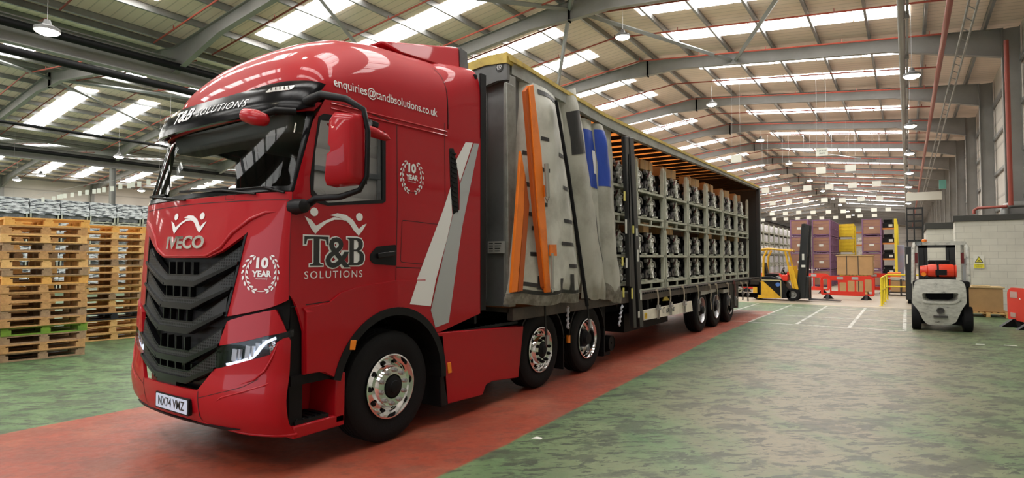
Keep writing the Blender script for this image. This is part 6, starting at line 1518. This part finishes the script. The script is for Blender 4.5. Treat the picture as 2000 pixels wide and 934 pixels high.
# ================================================================== PURPLE AND YELLOW STILLAGE STACKS, RACK OF PARTS
ps = thing('purple_stillage', '', 'stillage', (0, 0, 0))      # local x 0..1.0, y 0..1.2, z 0..1.04
m_ = MB()
for x in (-.01, .95):
    for y in (-.005, 1.11): m_.box(x, x+.075, y, y+.06, 0, 1.03)
for z in (.08, 1.0): m_.box(0, 1.01, 0, .04, z-.03, z+.02).box(0, 1.01, 1.13, 1.17, z-.03, z+.02).box(0, .04, 0, 1.17, z-.03, z+.02).box(.97, 1.01, 0, 1.17, z-.03, z+.02)
for k in range(4): m_.box(.975, 1.005, .25+k*.22, .28+k*.22, .08, 1.0)
m_.box(.975, 1.005, 0, 1.17, .5, .54); m_.box(.1,.2,0,.05,0,.08).box(.8,.9,0,.05,0,.08); m_.build('frame', PURP, ps, world=False)
MB().box(.06, .95, .02, 1.1, .12, .97).build('board_lining', BROWN, ps, world=False); m_ = MB(); m_.box(.06, .95, .012, .022, .53, .545).box(.38,.62,.005,.02,.40,.55); 
MB().box(.38, .62, .005, .018, .40, .54).build('white_label', TAGW, ps, world=False)
MB().box(.06, .95, .010, .02, .56, .575).box(.06,.95,.01,.02,.76,.77).build('board_joint', PURP, ps, world=False)
kids(ps); fp = True
def putp(loc, label):
    global fp
    if fp: fp = False; ps.location = loc; ps['label'] = label; ps['group'] = 'purple framed stillages'; return
    dup(ps, loc, 0, label, 'purple framed stillages')
for x, y0, nr, nm_ in ((-6.05, 39.8, 1, 'left stack'), (-4.92, 40.6, 5, 'stack left of yellow crates'), (-2.28, 41.5, 3, 'stack right of yellow crates')):
    for r in range(nr):
        for lv in range(4): putp((x, y0+r*1.3, lv*1.05), 'purple framed stillage, %s of four, %s, %s row' % (ORD[lv] if lv < 3 else 'topmost', nm_, CNT[r]))
yc = thing('yellow_crate', '', 'crate', (0, 0, 0)); YC = mat('crate_yellow', (.80,.58,.02), .45, col2=(.65,.42,.02), nscale=3)
m_ = MB(); m_.box(0, 1.0, 0, .04, .12, .98).box(0, 1.0, 1.1, 1.14, .12, .98).box(0, .04, 0, 1.14, .12, .98).box(.96, 1.0, 0, 1.14, .12, .98).box(0, 1, 0, 1.14, .1, .14)
for z in (.3,.55,.8): m_.box(-.01, 1.01, -.015, 0, z, z+.03)
for x in (0, .9): m_.box(x, x+.1, -.02, .05, 0, 1.0)
m_.build('crate_shell', YC, yc, world=False); MB().box(.05,.95,.05,1.05,.86,.9).build('dark_contents', EBK, yc, world=False); kids(yc)
for lv in range(4):
    lab = 'bright yellow steel crate, %s of four, between the purple stillage stacks' % (ORD[lv] if lv < 3 else 'topmost')
    if lv == 0: yc.location = (-4.0, 46.0, 0); yc['label'] = lab; yc['group'] = 'yellow crates'
    else: dup(yc, (-4.0, 46.0, lv*1.05), 0, lab, 'yellow crates')
# black parts crates on yellow shelving
rk = thing('yellow_rack', 'yellow upright rack with orange beams and black crates right of the purple stillages', 'rack', (-1.0, 42, 0))
for x, y in ((-.62, 41.6), (-.62, 45), (-.62, 48.5)): MB().box(x, x+.14, y, y+.16, 0, 4.15).build('upright', YELS, rk)
for z in (.7, 1.65, 2.6, 3.5): MB().box(-1.22, -.62, 41.62, 41.7, z, z+.1).build('beam', mat('beam_orange', (.6,.2,.03), .5), rk); MB().box(-1.22,-.62,41.65,44,z+.1,z+.12).build('deck', PST, rk)
rk2 = thing('yellow_rack', 'narrow yellow rack of pale castings between yellow crates and purple stack', 'rack', (-2.6, 46.5, 0))
for x in (-3.0, -2.3): MB().box(x, x+.1, 46.4, 46.5, 0, 4.0).build('upright', YELS, rk2)
for z in (.7, 1.65, 2.6, 3.5): MB().box(-2.9,-2.3,46.4,47.4,z,z+.1).build('deck', MATS['beam_orange'], rk2)
bc = thing('black_parts_crate', '', 'crate', (0, 0, 0)); m_ = MB(); m_.box(0,.56,0,.8,0,.3)
for k in range(3): m_.lathe([(0,.07),(.3,.07),(.3,.001)], (.1+k*.17,.05,.42), 'y', 10)
m_.box(.05,.5,.1,.7,.3,.5)
m_.build('crate_body', EBK, bc, world=False, bevel=.01); MB().box(.3,.5,-.01,0,.05,.2).build('label_card', TAGW, bc, world=False); kids(bc)
for k, z in enumerate((.82, 1.77, 2.72, 3.62)):
    lab = 'black parts crate on the yellow rack, %s level' % ORD[k]
    if k == 0: bc.location = (-1.20, 41.75, z); bc['label'] = lab; bc['group'] = 'black parts crates'
    else: dup(bc, (-1.20, 41.75, z), 0, lab, 'black parts crates')
cs2 = thing('engine_part_crate', '', 'crate', (0,0,0)); m_ = MB(); m_.box(0,.55,0,.7,0,.2)
for k in range(5): m_.obox((.1+.1*k,.1,.35+.05*(k%2)), (.12,.2,.25), .2*k)
m_.build('crate_body', CASTA, cs2, world=False, bevel=.02); kids(cs2)
for k, z in enumerate((1.751, 2.701)):
    lab = 'crate of pale castings between yellow crates and purple stack, %s one' % ('lower', 'upper')[k]
    if k == 0: cs2.location = (-2.85, 46.45, z); cs2['label'] = lab; cs2['group'] = 'casting crates'
    else: dup(cs2, (-2.85, 46.45, z), 0, lab, 'casting crates')
# stillages full of white-wrapped parts behind the trailer
pr0 = stillage_proto('parts_stillage', 1.6, 1.2, 1.28, (.12, .72), STL)
WRL = mat('white_roll', (.85,.85,.87), .5, col2=(.55,.52,.55), nscale=4)
for q in range(4):
    m_ = MB(); m_.box(-.20, -.02, .12+q*.37, .30+q*.37, .80, 1.22); m_.build('wrapped_part', WRL, pr0, world=False, bevel=.03)
    m_ = MB(); m_.box(-.24, -.05, .12+q*.37, .26+q*.37, .19, .62); m_.build('wrapped_part', WRL, pr0, world=False, bevel=.03)
MB().box(-1.1, -.3, .08, 1.52, .18, .66).box(-1.1, -.3, .08, 1.52, .78, 1.15).build('dark_load', EBK, pr0, world=False)
kids(pr0); f3 = True
for c in range(11):
    for lv in range(3):
        lab = 'stillage of white wrapped parts, %s of three, %s column beyond the trailer' % (ORD[lv], CNT[c] if c else 'nearest')
        loc = (-7.2, 31.0+c*1.7, lv*1.30)
        if f3: f3 = False; pr0.location = loc; pr0['label'] = lab; pr0['group'] = 'stillages of white wrapped parts'
        else: dup(pr0, loc, 0, lab, 'stillages of white wrapped parts')
# far clutter beyond the rail
m_ = MB(); m_.box(-.55,-.15,44,44.8,0,2.6); tag(m_.build('blue_white_drum_stack', mat('pale_blue_film', (.45,.55,.75), .4, col2=(.7,.5,.6), nscale=2), bevel=.03), 'tall pale blue wrapped stack right of the yellow rack', 'wrapped stack')
m_ = MB(); m_.box(-.9,-.3,37,37.8,.75,1.0); tag(m_.build('orange_tray', mat('orange_plastic', (.8,.2,.03), .5), bevel=.02), 'orange tray beyond the yellow rail', 'tray')
m_ = MB(); m_.box(-.95,-.25,36.9,37.9,0,.75); tag(m_.build('steel_table', STL, bevel=.01), 'pale table under the orange tray beyond the yellow rail', 'table')
# litter on the floor
for k, (u, v, w_, n_) in enumerate([(1037,857,.10,'small cream paper scrap on the green floor by the red stripe'),(1905,673,.16,'flat pale scrap on the floor, left of the two behind the white fork lift'),(1960,675,.22,'flat pale scrap on the floor, right of the two below the red barrier'),(1597,793,.0,'')]):
    if not w_: continue
    P = onz(u, v, 0); m_ = MB(); m_.prism(rnd([(0,0),(w_,.02),(w_*.9,.07),(.02,.08)], .01), lambda a, b, t: (P[0]+a, P[1]+b, t+.05*a*.2), .001, .004); tag(m_.build('paper_scrap', CARDW), n_, 'litter')
